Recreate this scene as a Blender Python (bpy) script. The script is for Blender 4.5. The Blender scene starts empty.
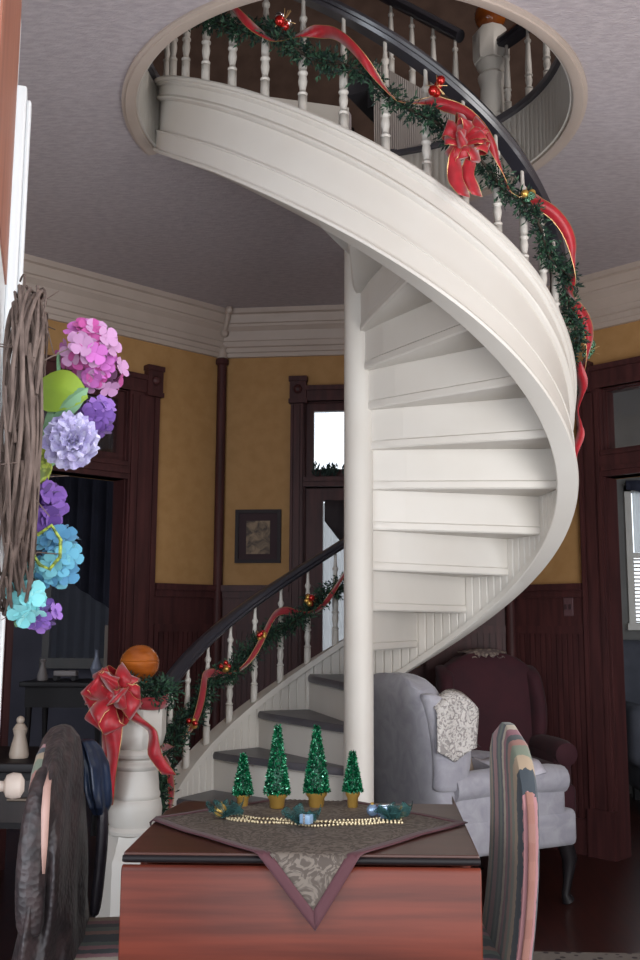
import bpy, bmesh, math, random
from math import sin, cos, pi, radians, degrees, sqrt, atan2, hypot
from mathutils import Vector, Matrix, noise
random.seed(7)
SC = bpy.context.scene
COL = SC.collection

# ------------------------------------------------------------------ camera
cam_d = bpy.data.cameras.new('camera'); cam = bpy.data.objects.new('camera', cam_d); COL.objects.link(cam)
PITCH, YAW, ROLL = 0.1464, -0.0398, 0.0048
fw = Vector((sin(YAW)*cos(PITCH), cos(YAW)*cos(PITCH), sin(PITCH)))
rt0 = Vector((cos(YAW), -sin(YAW), 0))
up0 = rt0.cross(fw)
rt = rt0*cos(ROLL) + up0*sin(ROLL)
up = up0*cos(ROLL) - rt0*sin(ROLL)
M = Matrix((( rt.x, up.x, -fw.x, 0.0), (rt.y, up.y, -fw.y, -4.003), (rt.z, up.z, -fw.z, 1.2296), (0, 0, 0, 1)))
cam.matrix_world = M
cam_d.sensor_fit = 'VERTICAL'; cam_d.sensor_height = 36.0; cam_d.lens = 976/960*36.0
cam_d.clip_start = 0.05
SC.camera = cam

# ------------------------------------------------------------------ world, lights, exposure
w = bpy.data.worlds.new('sky'); SC.world = w; w.use_nodes = True
bg = w.node_tree.nodes['Background']; bg.inputs[0].default_value = (0.86, 0.93, 1.0, 1); bg.inputs[1].default_value = 2.2
def area(name, loc, aim, sx, sy, power, col):
    l = bpy.data.lights.new(name, 'AREA'); l.shape = 'RECTANGLE'; l.size = sx; l.size_y = sy; l.energy = power; l.color = col
    o = bpy.data.objects.new(name, l); COL.objects.link(o); o.location = loc
    o.rotation_euler = (Vector(aim)-Vector(loc)).to_track_quat('-Z', 'Y').to_euler(); return o
area('door_daylight', (0.0, -5.3, 2.0), (0, 0, 1.6), 2.6, 2.6, 26, (1.0, 0.98, 0.95))
area('ceiling_fill_front', (0.0, -4.5, 0.15), (0, -1.2, 3.0), 2.4, 1.4, 13, (1.0, 0.96, 0.93))  # added fill low outside the doorway, tilted up to brighten the ceiling
area('ceiling_fill_right', (1.55, -3.15, 1.3), (0.3, 0.3, 2.6), 1.0, 1.7, 58, (1.0, 0.98, 0.96))  # fill added at the right front opening, aimed up to lift the ceiling
area('ceiling_fill_left', (-1.75, -3.15, 1.2), (-0.3, -0.2, 3.0), 0.8, 1.7, 36, (0.84, 0.91, 1.0))  # added cool fill left of the door, also turned up at the ceiling
area('window_daylight_side', (2.18, -1.5, 1.3), (0.2, -0.3, 2.9), 1.0, 1.6, 40, (0.9, 0.94, 1.0))
area('upstairs_fill', (2.1, -1.6, 5.0), (-0.5, 0.8, 4.0), 1.0, 1.2, 40, (1.0, 0.93, 0.88))  # added lamp to lighten the upper floor; no window is built there
SC.view_settings.view_transform = 'Standard'; SC.view_settings.look = 'None'
SC.view_settings.exposure = -0.15; SC.view_settings.gamma = 1.0; SC.view_settings.use_curve_mapping = False

# ------------------------------------------------------------------ materials
def lin(c):
    c = c/255.0
    return c/12.92 if c <= 0.04045 else ((c+0.055)/1.055)**2.4
def rgb(r, g, b): return (lin(r), lin(g), lin(b), 1)
MATS = {}
def mat(name, col, rough=0.6, metal=0.0, col2=None, scale=8.0, bump=0.0, bscale=None, kind='noise', stretch=(1, 1, 1), sheen=0, coat=0, detail=4, ramp=(0.35, 0.65), spec=None, distort=0.0):
    if name in MATS: return MATS[name]
    m = bpy.data.materials.new(name); m.use_nodes = True; nt = m.node_tree; N = nt.nodes; L = nt.links
    p = N['Principled BSDF']; p.inputs['Base Color'].default_value = col; p.inputs['Roughness'].default_value = rough; p.inputs['Metallic'].default_value = metal
    if sheen: p.inputs['Sheen Weight'].default_value = sheen
    if coat: p.inputs['Coat Weight'].default_value = coat; p.inputs['Coat Roughness'].default_value = 0.12
    if spec is not None: p.inputs['Specular IOR Level'].default_value = spec
    tc = N.new('ShaderNodeTexCoord'); mp = N.new('ShaderNodeMapping'); mp.inputs['Scale'].default_value = stretch
    L.new(tc.outputs['Object'], mp.inputs['Vector'])
    def tex(sc):
        if kind == 'wave':
            t = N.new('ShaderNodeTexWave'); t.inputs['Scale'].default_value = sc; t.inputs['Distortion'].default_value = distort or 3.0; t.inputs['Detail'].default_value = detail; o = t.outputs['Fac']
        elif kind == 'voronoi':
            t = N.new('ShaderNodeTexVoronoi'); t.inputs['Scale'].default_value = sc; o = t.outputs['Distance']
        else:
            t = N.new('ShaderNodeTexNoise'); t.inputs['Scale'].default_value = sc; t.inputs['Detail'].default_value = detail; t.inputs['Distortion'].default_value = distort; o = t.outputs['Fac']
        L.new(mp.outputs[0], t.inputs['Vector']); return o
    if col2 is not None:
        r = N.new('ShaderNodeValToRGB'); r.color_ramp.elements[0].color = col; r.color_ramp.elements[1].color = col2
        r.color_ramp.elements[0].position, r.color_ramp.elements[1].position = ramp
        L.new(tex(scale), r.inputs[0]); L.new(r.outputs[0], p.inputs['Base Color'])
    if bump:
        b = N.new('ShaderNodeBump'); b.inputs['Strength'].default_value = bump; b.inputs['Distance'].default_value = 0.01
        L.new(tex(bscale or scale), b.inputs['Height']); L.new(b.outputs[0], p.inputs['Normal'])
    MATS[name] = m; return m
def stripes(name, axis, period, cols, rough=0.8):
    """fabric with stripes of the given colours along one object axis"""
    m = bpy.data.materials.new(name); m.use_nodes = True; nt = m.node_tree; N = nt.nodes; L = nt.links
    p = N['Principled BSDF']; p.inputs['Roughness'].default_value = rough; p.inputs['Sheen Weight'].default_value = 0.2
    tc = N.new('ShaderNodeTexCoord'); sp = N.new('ShaderNodeSeparateXYZ'); L.new(tc.outputs['Object'], sp.inputs[0])
    ns = N.new('ShaderNodeTexNoise'); ns.inputs['Scale'].default_value = 60; L.new(tc.outputs['Object'], ns.inputs['Vector'])
    mu = N.new('ShaderNodeMath'); mu.operation = 'MULTIPLY_ADD'; mu.inputs[1].default_value = 0.05; L.new(ns.outputs['Fac'], mu.inputs[0])
    d = N.new('ShaderNodeMath'); d.operation = 'DIVIDE'; d.inputs[1].default_value = period; L.new(sp.outputs[axis], d.inputs[0])
    L.new(d.outputs[0], mu.inputs[2])
    f = N.new('ShaderNodeMath'); f.operation = 'FRACT'; L.new(mu.outputs[0], f.inputs[0])
    r = N.new('ShaderNodeValToRGB'); r.color_ramp.interpolation = 'CONSTANT'; e = r.color_ramp.elements
    for i, c in enumerate(cols):
        q = i/len(cols)
        el = e[0] if i == 0 else (e[1] if i == 1 else e.new(q))
        el.position = q; el.color = c
    L.new(f.outputs[0], r.inputs[0]); L.new(r.outputs[0], p.inputs['Base Color'])
    MATS[name] = m; return m
WHITE = mat('white_paint', rgb(208, 203, 196), 0.45, col2=rgb(203, 197, 189), scale=3)
CREAM = mat('cream_trim', rgb(182, 167, 157), 0.5, col2=rgb(174, 159, 148), scale=4)
TREAD = mat('grey_floor_paint', rgb(88, 86, 92), 0.38, col2=rgb(76, 74, 80), scale=6)
RAIL = mat('dark_rail', rgb(50, 49, 56), 0.28, coat=0.3)
CEIL = mat('ceiling_paper', rgb(180, 171, 174), 0.8, col2=rgb(164, 155, 159), scale=22, bump=0.5, bscale=70, stretch=(1, 3, 1), detail=6)
MUST = mat('mustard_wall', rgb(172, 132, 84), 0.75, col2=rgb(164, 124, 76), scale=14, bump=0.08, bscale=200)
UPWALL = mat('upstairs_paper', rgb(122, 98, 86), 0.8, col2=rgb(106, 84, 74), scale=9)
WOOD = mat('mahogany', rgb(76, 42, 42), 0.5, col2=rgb(58, 32, 33), scale=5, stretch=(6, 6, .6), spec=.3)
DARKW = mat('dark_wood', rgb(44, 30, 28), 0.4, col2=rgb(32, 21, 20), scale=5, stretch=(4, 4, .6))
BLACKW = mat('near_black_wood', rgb(26, 22, 25), 0.5, spec=.3)
FLOOR = mat('floor_boards', rgb(62, 32, 26), 0.28, col2=rgb(44, 22, 19), scale=4, stretch=(9, .7, 1), coat=0.2)
TABLE = mat('table_wood', rgb(112, 50, 36), 0.36, col2=rgb(82, 35, 26), scale=2.2, stretch=(.8, 6, 16), coat=0.05, detail=6, spec=.35)
TABTOP = mat('table_top_wood', rgb(78, 44, 36), 0.35, col2=rgb(64, 34, 28), scale=3, stretch=(1, 10, 4), coat=0.1)
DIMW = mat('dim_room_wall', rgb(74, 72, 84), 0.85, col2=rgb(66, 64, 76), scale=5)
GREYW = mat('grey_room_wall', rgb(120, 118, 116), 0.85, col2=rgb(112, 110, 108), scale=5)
REDR = mat('red_ribbon', rgb(176, 18, 36), 0.42, col2=rgb(150, 10, 26), scale=30, sheen=0.4)
REDV = mat('red_velvet', rgb(150, 20, 36), 0.7, sheen=0.6)
GOLDE = mat('gold_edge', rgb(196, 160, 110), 0.35, metal=0.7)
PINE = mat('pine_green', rgb(30, 62, 46), 0.7, col2=rgb(54, 90, 64), scale=40)
PINE2 = mat('pine_dark', rgb(20, 42, 36), 0.75)
STEMW = mat('wire_stem', rgb(50, 40, 30), 0.8)
GOLD = mat('gold', rgb(214, 172, 90), 0.3, metal=.7)
SILV = mat('silver', rgb(216, 216, 220), 0.2, metal=1.0)
REDB = mat('red_bauble', rgb(190, 30, 24), 0.12, metal=0.6, coat=0.6)
GRNB = mat('green_glitter', rgb(120, 170, 140), 0.22, metal=0.9, bump=0.8, bscale=250)
TREE = mat('green_tinsel', rgb(20, 138, 88), 0.3, metal=0.35, col2=rgb(12, 104, 68), scale=60)
TREE2 = mat('bright_tinsel', rgb(150, 240, 200), 0.15, metal=0.4)
BALLW = mat('varnished_ball', rgb(176, 96, 34), 0.22, col2=rgb(140, 70, 22), scale=6, stretch=(1, 1, 5), coat=0.6)
PALEF = mat('pale_damask', rgb(164, 162, 170), 0.85, col2=rgb(146, 144, 154), scale=11, bump=0.15, bscale=160, distort=1.2, sheen=0.2)
LACE = mat('lace', rgb(150, 144, 142), 0.85, col2=rgb(204, 198, 194), scale=34, bump=1.0, bscale=34, kind='noise', distort=2.5, detail=2, ramp=(.42, .52))
BURG = mat('burgundy_velvet', rgb(64, 24, 34), 0.85, col2=rgb(54, 20, 30), scale=8, sheen=0.05)
TWIG = mat('twigs', rgb(122, 104, 96), 0.85, col2=rgb(90, 74, 68), scale=30, stretch=(2, 2, 1))
CLOTH = mat('paisley', rgb(116, 106, 98), 0.75, col2=rgb(82, 72, 66), scale=20, kind='noise', distort=5.5, detail=1.5, ramp=(.44, .54))
BORD = mat('plum_border', rgb(84, 46, 54), 0.75, sheen=0.1)
COAT = mat('quilted_coat', rgb(58, 46, 47), 0.5, col2=rgb(42, 34, 36), scale=30, bump=0.28, bscale=70, kind='voronoi', sheen=0.05)
COATL = mat('coat_lining', rgb(176, 140, 130), 0.5)
NAVY = mat('navy_nylon', rgb(34, 48, 74), 0.38, col2=rgb(20, 28, 46), scale=12, bump=0.5, bscale=18)
GLASS = None
def glassmat():
    m = bpy.data.materials.new('pane_glass'); m.use_nodes = True; nt = m.node_tree; N = nt.nodes; L = nt.links
    out = N['Material Output']; N.remove(N['Principled BSDF'])
    t = N.new('ShaderNodeBsdfTransparent'); g = N.new('ShaderNodeBsdfGlossy'); g.inputs['Roughness'].default_value = 0.03
    mx = N.new('ShaderNodeMixShader'); mx.inputs[0].default_value = 0.07
    L.new(t.outputs[0], mx.inputs[1]); L.new(g.outputs[0], mx.inputs[2]); L.new(mx.outputs[0], out.inputs[0]); return m
GLASS = glassmat()
def translucent(name, col, alpha, tl=0.5):
    m = bpy.data.materials.new(name); m.use_nodes = True; nt = m.node_tree; N = nt.nodes; L = nt.links
    out = N['Material Output']; N.remove(N['Principled BSDF'])
    d = N.new('ShaderNodeBsdfDiffuse'); d.inputs[0].default_value = col; b = N.new('ShaderNodeBsdfTranslucent'); b.inputs[0].default_value = col
    t = N.new('ShaderNodeBsdfTransparent'); m1 = N.new('ShaderNodeMixShader'); m2 = N.new('ShaderNodeMixShader')
    m1.inputs[0].default_value = tl; m2.inputs[0].default_value = alpha
    L.new(d.outputs[0], m1.inputs[1]); L.new(b.outputs[0], m1.inputs[2]); L.new(t.outputs[0], m2.inputs[1]); L.new(m1.outputs[0], m2.inputs[2]); L.new(m2.outputs[0], out.inputs[0]); return m
SHEER = translucent('sheer_lace', rgb(176, 180, 184), 0.85, 0.35)
TEALS = translucent('teal_sheer', rgb(70, 112, 112), 0.42, 0.3)

# ------------------------------------------------------------------ mesh helpers
class MB:
    def __init__(s): s.bm = bmesh.new(); s.mi = 0
    def face(s, vs):
        try: f = s.bm.faces.new(vs); f.material_index = s.mi; return f
        except ValueError: return None
    def v(s, p): return s.bm.verts.new(p)
    def box(s, c, d, R=None):
        x, y, z = d[0]/2, d[1]/2, d[2]/2; vs = []
        for a, b, e in ((-1,-1,-1),(1,-1,-1),(1,1,-1),(-1,1,-1),(-1,-1,1),(1,-1,1),(1,1,1),(-1,1,1)):
            p = Vector((a*x, b*y, e*z))
            if R is not None: p = R @ p
            vs.append(s.v(p+Vector(c)))
        for q in ((3,2,1,0),(4,5,6,7),(0,1,5,4),(1,2,6,5),(2,3,7,6),(3,0,4,7)): s.face([vs[i] for i in q])
        return s
    def rbox(s, c, d, r, R=None, seg=3):
        b = bmesh.new(); bmesh.ops.create_cube(b, size=1); bmesh.ops.scale(b, vec=d, verts=b.verts)
        bmesh.ops.bevel(b, geom=b.edges[:], offset=min(r, min(d)*.49), segments=seg, affect='EDGES', profile=.5)
        if R is not None: bmesh.ops.transform(b, matrix=R.to_4x4() if len(R) == 3 else R, verts=b.verts)
        bmesh.ops.translate(b, vec=c, verts=b.verts); s.merge(b); return s
    def merge(s, b):
        mp = {v: s.v(v.co) for v in b.verts}
        for f in b.faces: s.face([mp[v] for v in f.verts])
        b.free()
    def lathe(s, prof, c=(0, 0, 0), seg=20, R=None, sx=1, sy=1, rot=0):
        rings = []
        for r, z in prof:
            ring = []
            for k in range(seg):
                a = 2*pi*k/seg+rot; p = Vector((r*cos(a)*sx, r*sin(a)*sy, z))
                if R is not None: p = R @ p
                ring.append(s.v(p+Vector(c)))
            rings.append(ring)
        for a, b in zip(rings, rings[1:]):
            for k in range(seg): s.face([a[k], a[(k+1) % seg], b[(k+1) % seg], b[k]])
        s.face(rings[0][::-1]); s.face(rings[-1]); return s
    def ball(s, c, r, seg=12, sc=(1, 1, 1)):
        n = seg//2+1
        return s.lathe([(max(1e-4, r*sin(pi*k/n)), -r*cos(pi*k/n)*sc[2]) for k in range(n+1)], c, seg, sx=sc[0], sy=sc[1])
    def tube(s, pts, r, seg=8, flat=1.0, closed=False):
        pts = [Vector(p) for p in pts]; rs = r if isinstance(r, (list, tuple)) else [r]*len(pts); rings = []
        n = len(pts); u = None
        for i, p in enumerate(pts):
            if closed: t = pts[(i+1) % n]-pts[i-1]
            else: t = pts[min(i+1, n-1)]-pts[max(i-1, 0)]
            if t.length < 1e-9: t = Vector((0, 0, 1))
            t.normalize()
            if u is None: u = t.cross(Vector((0, 0, 1))); u = u if u.length > .05 else t.cross(Vector((1, 0, 0)))
            u = (u-t*u.dot(t)).normalized(); v = t.cross(u)
            rings.append([s.v(p+(u*cos(2*pi*k/seg)+v*sin(2*pi*k/seg)*flat)*rs[i]) for k in range(seg)])
        for a, b in zip(rings, rings[1:]+([rings[0]] if closed else [])):
            for k in range(seg): s.face([a[k], a[(k+1) % seg], b[(k+1) % seg], b[k]])
        if not closed: s.face(rings[0][::-1]); s.face(rings[-1])
        return s
    def strip(s, pts, wd, width):
        """ribbon: wd = list of width directions (or one vector)"""
        pv = None
        for i, p in enumerate(pts):
            d = Vector(wd[i] if isinstance(wd, list) else wd).normalized(); wdt = width[i] if isinstance(width, list) else width
            a, b = s.v(Vector(p)-d*wdt/2), s.v(Vector(p)+d*wdt/2)
            if pv: s.face([pv[0], pv[1], b, a])
            pv = (a, b)
        return s
    def prism(s, poly, z0, z1):
        a = [s.v((x, y, z0)) for x, y in poly]; b = [s.v((x, y, z1)) for x, y in poly]; n = len(poly)
        s.face(a[::-1]); s.face(b)
        for k in range(n): s.face([a[k], a[(k+1) % n], b[(k+1) % n], b[k]])
        return s
    def loft(s, rings, cap=True):
        R = [[s.v(p) for p in r] for r in rings]; n = len(R[0])
        for a, b in zip(R, R[1:]):
            for k in range(n): s.face([a[k], a[(k+1) % n], b[(k+1) % n], b[k]])
        if cap: s.face(R[0][::-1]); s.face(R[-1])
        return s
    def grid(s, P):
        V = [[s.v(p) for p in r] for r in P]
        for i in range(len(V)-1):
            for j in range(len(V[0])-1): s.face([V[i][j], V[i][j+1], V[i+1][j+1], V[i+1][j]])
        return s
    def leaf(s, p, d, l, wdt, nrm):
        d = Vector(d).normalized(); n = Vector(nrm); sd = d.cross(n); sd = sd.normalized() if sd.length > 1e-4 else d.orthogonal().normalized()
        p = Vector(p); return s.face([s.v(p), s.v(p+d*l*.45+sd*wdt), s.v(p+d*l), s.v(p+d*l*.45-sd*wdt)])
    def build(s, name, mats, parent=None, smooth=True, solid=0, local=False, bevel=0, subsurf=0):
        bm = s.bm
        if not solid: bmesh.ops.recalc_face_normals(bm, faces=bm.faces[:])
        me = bpy.data.meshes.new(name)
        if parent is not None and not local:
            off = Vector(parent.get('_o', (0, 0, 0)))
            bmesh.ops.translate(bm, vec=-off, verts=bm.verts)
        bm.to_mesh(me); bm.free()
        for m in (mats if isinstance(mats, (list, tuple)) else [mats]): me.materials.append(m)
        if smooth:
            for f in me.polygons: f.use_smooth = True
            me.set_sharp_from_angle(angle=radians(38))
        o = bpy.data.objects.new(name, me); COL.objects.link(o)
        if parent is not None:
            o.parent = parent; o['_o'] = parent.get('_o', (0, 0, 0)) if not local else (0, 0, 0)
        if solid:
            md = o.modifiers.new('thickness', 'SOLIDIFY'); md.thickness = solid; md.offset = 0
        if bevel:
            md = o.modifiers.new('bevel', 'BEVEL'); md.width = bevel; md.segments = 2; md.limit_method = 'ANGLE'
        if subsurf:
            md = o.modifiers.new('subsurf', 'SUBSURF'); md.levels = subsurf; md.render_levels = subsurf
        return o
def thing(name, label, cat, loc=(0, 0, 0), rz=0, group=None):
    o = bpy.data.objects.new(name, None); COL.objects.link(o); o.location = loc; o.rotation_euler = (0, 0, rz); o.empty_display_size = .1
    o['_o'] = tuple(loc); return tag(o, label, cat, group)
def tag(o, label, cat, group=None):
    o['label'] = label; o['category'] = cat
    if group: o['group'] = group
    return o
def struct(o): o['kind'] = 'structure'; return o
def copy_tree(o, parent=None):
    c = o.copy(); COL.objects.link(c); c.parent = parent
    for ch in list(o.children): copy_tree(ch, c)
    return c
RND = random.uniform
def rvec(s=1.0):
    while True:
        v = Vector((RND(-1, 1), RND(-1, 1), RND(-1, 1)))
        if .05 < v.length < 1: return v.normalized()*s

# ------------------------------------------------------------------ room geometry
CEILZ, FL2 = 3.187, 3.47
CL = Vector((-.877, 2.032)); CR = Vector((.912, 1.893))
LF, RF = Vector((-2.25, .688)), Vector((2.25, .655))
FRY = -2.95
WP = [Vector((-2.25, FRY)), LF, CL, CR, RF, Vector((2.25, FRY))]
class Wall:
    def __init__(s, O, E):
        s.O = Vector(O); s.d = (Vector(E)-s.O); s.len = s.d.length; s.d.normalize(); s.n = None
    def inward(s):
        n = Vector((s.d.y, -s.d.x))
        if n.dot(Vector((0, -.4))-s.O) < 0: n = -n
        return n
    def p(s, t, o, z): q = s.O+s.d*t+s.inward()*o; return Vector((q.x, q.y, z))
    def box(s, mb, s0, s1, o0, o1, z0, z1):
        vs = [mb.v(s.p(a, b, c)) for a, b, c in ((s0,o0,z0),(s1,o0,z0),(s1,o1,z0),(s0,o1,z0),(s0,o0,z1),(s1,o0,z1),(s1,o1,z1),(s0,o1,z1))]
        for q in ((3,2,1,0),(4,5,6,7),(0,1,5,4),(1,2,6,5),(2,3,7,6),(3,0,4,7)): mb.face([vs[i] for i in q])
    def build(s, name, m, z0, z1, ops=(), th=.12, e0=0, e1=0):
        mb = MB(); ss = sorted({-e0, s.len+e1, *[x for o in ops for x in o[:2]]}); zz = sorted({z0, z1, *[x for o in ops for x in o[2:]]})
        for a, b in zip(ss, ss[1:]):
            for c, d in zip(zz, zz[1:]):
                ms, mz = (a+b)/2, (c+d)/2
                if any(o[0] < ms < o[1] and o[2] < mz < o[3] for o in ops): continue
                s.box(mb, a, b, -th, 0, c, d)
        bmesh.ops.remove_doubles(mb.bm, verts=mb.bm.verts, dist=1e-5)
        return struct(mb.build(name, m, smooth=False))
WL, WB, WR = Wall(CL, LF), Wall(CL, CR), Wall(CR, RF)
WLS, WRS = Wall(LF, WP[0]), Wall(RF, WP[5])
WF = Wall(WP[0], WP[5])
OPL, OPLT = (.669, 1.32, 0, 2.056), (.669, 1.32, 2.16, 2.583)
OPR, OPRT = (.636, 1.34, 0, 2.05), (.636, 1.34, 2.2, 2.557)
OPB, OPBT = (.541, 1.28, 0, 2.07), (.541, 1.28, 2.13, 2.61)
WL.build('wall_left', MUST, 0, CEILZ, (OPL, OPLT), e0=.05, e1=.05)
WB.build('wall_back', MUST, 0, CEILZ, (OPB, OPBT), e0=.05, e1=.05)
WR.build('wall_right', MUST, 0, CEILZ, (OPR, OPRT), e0=.05, e1=.05)
WLS.build('wall_left_side', MUST, 0, CEILZ)
WRS.build('wall_right_side', MUST, 0, CEILZ)
WF.build('wall_front', MUST, 0, CEILZ, ((1.72, 3.12, 0, 2.6), (3.26, 4.3, 0, 2.6), (.3, 1.6, 0, 2.6)))
# floor
mb = MB(); mb.box((0, .4, -.05), (9.4, 10.4, .1)); struct(mb.build('floor', FLOOR, smooth=False))
# ceiling slab with the stair well
HC, HR, HRO = Vector((-.021, -.394)), .844, .895
def rim_hit(thdeg):
    d = Vector((sin(radians(thdeg)), cos(radians(thdeg)))); b = d.dot(-HC); c = HC.dot(HC)-HR*HR
    t = -b+sqrt(b*b-c); return d*t
def rim_pts(a0, a1, R=HR, n=64):      # angle measured clockwise from +y about the well's centre
    return [HC+Vector((sin(a0+(a1-a0)*k/n), cos(a0+(a1-a0)*k/n)))*R for k in range(n+1)]
pA, pB = rim_hit(257), rim_hit(338)
angA = atan2(pA.x-HC.x, pA.y-HC.y) % (2*pi); angB = atan2(pB.x-HC.x, pB.y-HC.y) % (2*pi)
# well outline: from pB clockwise over the right and the front to pA, then along the landing edge by the column
a0 = angB-2*pi
hole = rim_pts(a0, angA, HR, 90)+[Vector((-.05, -.01)), Vector((-.03, .06))]
def slab(name, m, z0, z1, outer, holep, mtop=None):
    b = MB()
    for z in (z0, z1):
        eo = []
        for loop in (outer, holep):
            vs = [b.v((p[0], p[1], z)) for p in loop]
            eo += [b.bm.edges.new((vs[i], vs[(i+1) % len(vs)])) for i in range(len(vs))]
        g = bmesh.ops.triangle_fill(b.bm, use_beauty=True, use_dissolve=False, edges=eo)
        for f in g['geom']:
            if isinstance(f, bmesh.types.BMFace): f.material_index = 0 if z == z0 else 1
    for loop in (outer, holep):
        n = len(loop)
        for i in range(n):
            p, q = loop[i], loop[(i+1) % n]
            f = b.face([b.v((p[0], p[1], z0)), b.v((q[0], q[1], z0)), b.v((q[0], q[1], z1)), b.v((p[0], p[1], z1))])
            if f: f.material_index = 0
    bmesh.ops.remove_doubles(b.bm, verts=b.bm.verts, dist=1e-5)
    return struct(b.build(name, [m, mtop or m], smooth=False))
outer = [Vector((-2.45, -3.1)), Vector((-2.45, .75)), Vector((-.93, 2.2)), Vector((.98, 2.06)), Vector((2.45, .72)), Vector((2.45, -3.1))]
slab('ceiling', CEIL, CEILZ, FL2, outer, hole, TREAD)
# crown, swept along the walls with mitres
def sweep(path, prof, name, m, sign=1):
    b = MB(); rings = []; n = len(path)
    for i, p in enumerate(path):
        d0 = (path[i]-path[i-1]).normalized() if i > 0 else (path[1]-path[0]).normalized()
        d1 = (path[i+1]-path[i]).normalized() if i < n-1 else d0
        n0, n1 = Vector((d0.y, -d0.x)), Vector((d1.y, -d1.x)); bis = (n0+n1).normalized(); k = 1/max(.3, bis.dot(n0))
        rings.append([Vector(((p+bis*k*o).x, (p+bis*k*o).y, z)) for o, z in prof])
    b.loft(rings); return struct(b.build(name, m, smooth=False))
crown = [(0, 2.905), (.022, 2.905), (.024, 2.93), (.034, 2.935), (.036, 2.962), (.052, 2.967), (.055, 2.998), (.062, 3.003), (.072, 3.06), (.098, 3.085), (.1, 3.1), (.112, 3.104), (.128, 3.14), (.13, 3.152), (.15, 3.158), (.152, CEILZ+.002), (0, CEILZ+.002)]
sweep(WP, crown, 'trim_1', CREAM)

# ------------------------------------------------------------------ dark woodwork: wainscot, posts, casings
def wainscot(wl, spans, name):
    b = MB()
    for s0, s1 in spans:
        wl.box(b, s0, s1, 0, .018, 0, 1.44)
        wl.box(b, s0, s1, 0, .05, 1.425, 1.462); wl.box(b, s0, s1, 0, .034, 1.385, 1.425)
        wl.box(b, s0, s1, 0, .034, 1.18, 1.225); wl.box(b, s0, s1, 0, .036, 0, .19)
        k = max(1, int((s1-s0)/.034))
        for i in range(k):
            a = s0+(s1-s0)*(i+.12)/k; wl.box(b, a, a+(s1-s0)/k*.76, 0, .025, .19, 1.18)
    o = b.build(name, WOOD, smooth=False); return struct(o)
wainscot(WL, ((.02, .462), (1.52, WL.len)), 'trim_2')
wainscot(WB, ((.03, .457), (1.365, WB.len-.03)), 'trim_3')
wainscot(WR, ((.03, .486), (1.5, WR.len)), 'trim_4')
wainscot(WLS, ((0, WLS.len),), 'trim_5'); wainscot(WRS, ((0, WRS.len),), 'trim_6')
# corner posts (turned, with a cream bracket over each in the crown)
for i, c in enumerate((CL, CR)):
    q = Vector((0, -.3))-c; q = q.normalized()*.035; x, y = c.x+q.x, c.y+q.y
    b = MB(); b.lathe([(.042, 0), (.042, .2), (.03, .22), (.03, 2.85), (.042, 2.86), (.042, 2.885), (.03, 2.9)], (x, y, 0), 12)
    struct(b.build('trim_%d' % (7+i), WOOD))
    b = MB(); b.lathe([(.03, 2.885), (.034, 2.9), (.026, 2.93), (.026, 2.955), (.036, 2.965), (.024, 2.98), (.022, 3.02)], (x, y, 0), 12)
    u = q.normalized()
    b.tube([(x+u.x*t, y+u.y*t, z) for t, z in ((0, 3.0), (.03, 3.05), (.09, 3.09), (.13, 3.13), (.16, 3.2))], .016, 8)
    b.ball((x+u.x*.06, y+u.y*.06, 3.045), .026, 10); b.ball((x+u.x*.17, y+u.y*.17, 3.165), .026, 10)
    struct(b.build('trim_%d' % (9+i), CREAM))
def casing(wl, s0, s1, cw, head0, head1, ros1, bar0, bar1, name, m=WOOD):
    """two fluted side casings, head with rosette blocks, transom bar, jambs"""
    b = MB()
    wl.box(b, s0-.01, s0+.006, -.122, .0, 0, head0); wl.box(b, s1-.006, s1+.01, -.122, .0, 0, head0); wl.box(b, s0, s1, -.122, 0, head0-.006, head0+.01)
    for a, c in ((s0-cw, s0), (s1, s1+cw)):
        wl.box(b, a, c, -.12, .028, 0, head0)
        wl.box(b, a+cw*.06, a+cw*.2, 0, .04, .25, head0-.02); wl.box(b, a+cw*.3, a+cw*.7, 0, .036, .25, head0-.02); wl.box(b, a+cw*.8, a+cw*.94, 0, .04, .25, head0-.02)
        wl.box(b, a-.006, c+.006, 0, .048, 0, .25)
        r0, r1 = (a-.004, a+.1) if a < s0 else (c-.1, c+.004)
        wl.box(b, r0, r1, -.02, .05, head0+.006, ros1); wl.box(b, r0-.006, r1+.006, 0, .058, ros1-.03, ros1); wl.box(b, r0-.006, r1+.006, 0, .055, head0-.015, head0+.012)
        mid = wl.p((r0+r1)/2, .05, (head0+ros1)/2-.005); b.ball(mid, .03, 10); 
    wl.box(b, s0-cw+.1, s1+cw-.1, -.12, .03, head0, head1)
    wl.box(b, s0-cw+.1, s1+cw-.1, 0, .046, head1-.03, head1); wl.box(b, s0-cw+.1, s1+cw-.1, 0, .038, head0, head0+.025)
    wl.box(b, s0, s1, -.1, .03, bar0, bar1); wl.box(b, s0, s1, 0, .045, bar0+.03, bar0+.055); wl.box(b, s0, s1, 0, .042, bar1-.03, bar1-.012)
    return struct(b.build(name, m, smooth=False))
casing(WL, OPL[0], OPL[1], .205, 2.583, 2.69, 2.754, 2.056, 2.16, 'trim_11')
casing(WB, OPB[0], OPB[1], .085, 2.61, 2.707, 2.766, 2.07, 2.13, 'trim_12')
casing(WR, OPR[0], OPR[1], .15, 2.557, 2.69, 2.719, 2.05, 2.2, 'trim_13')
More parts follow.
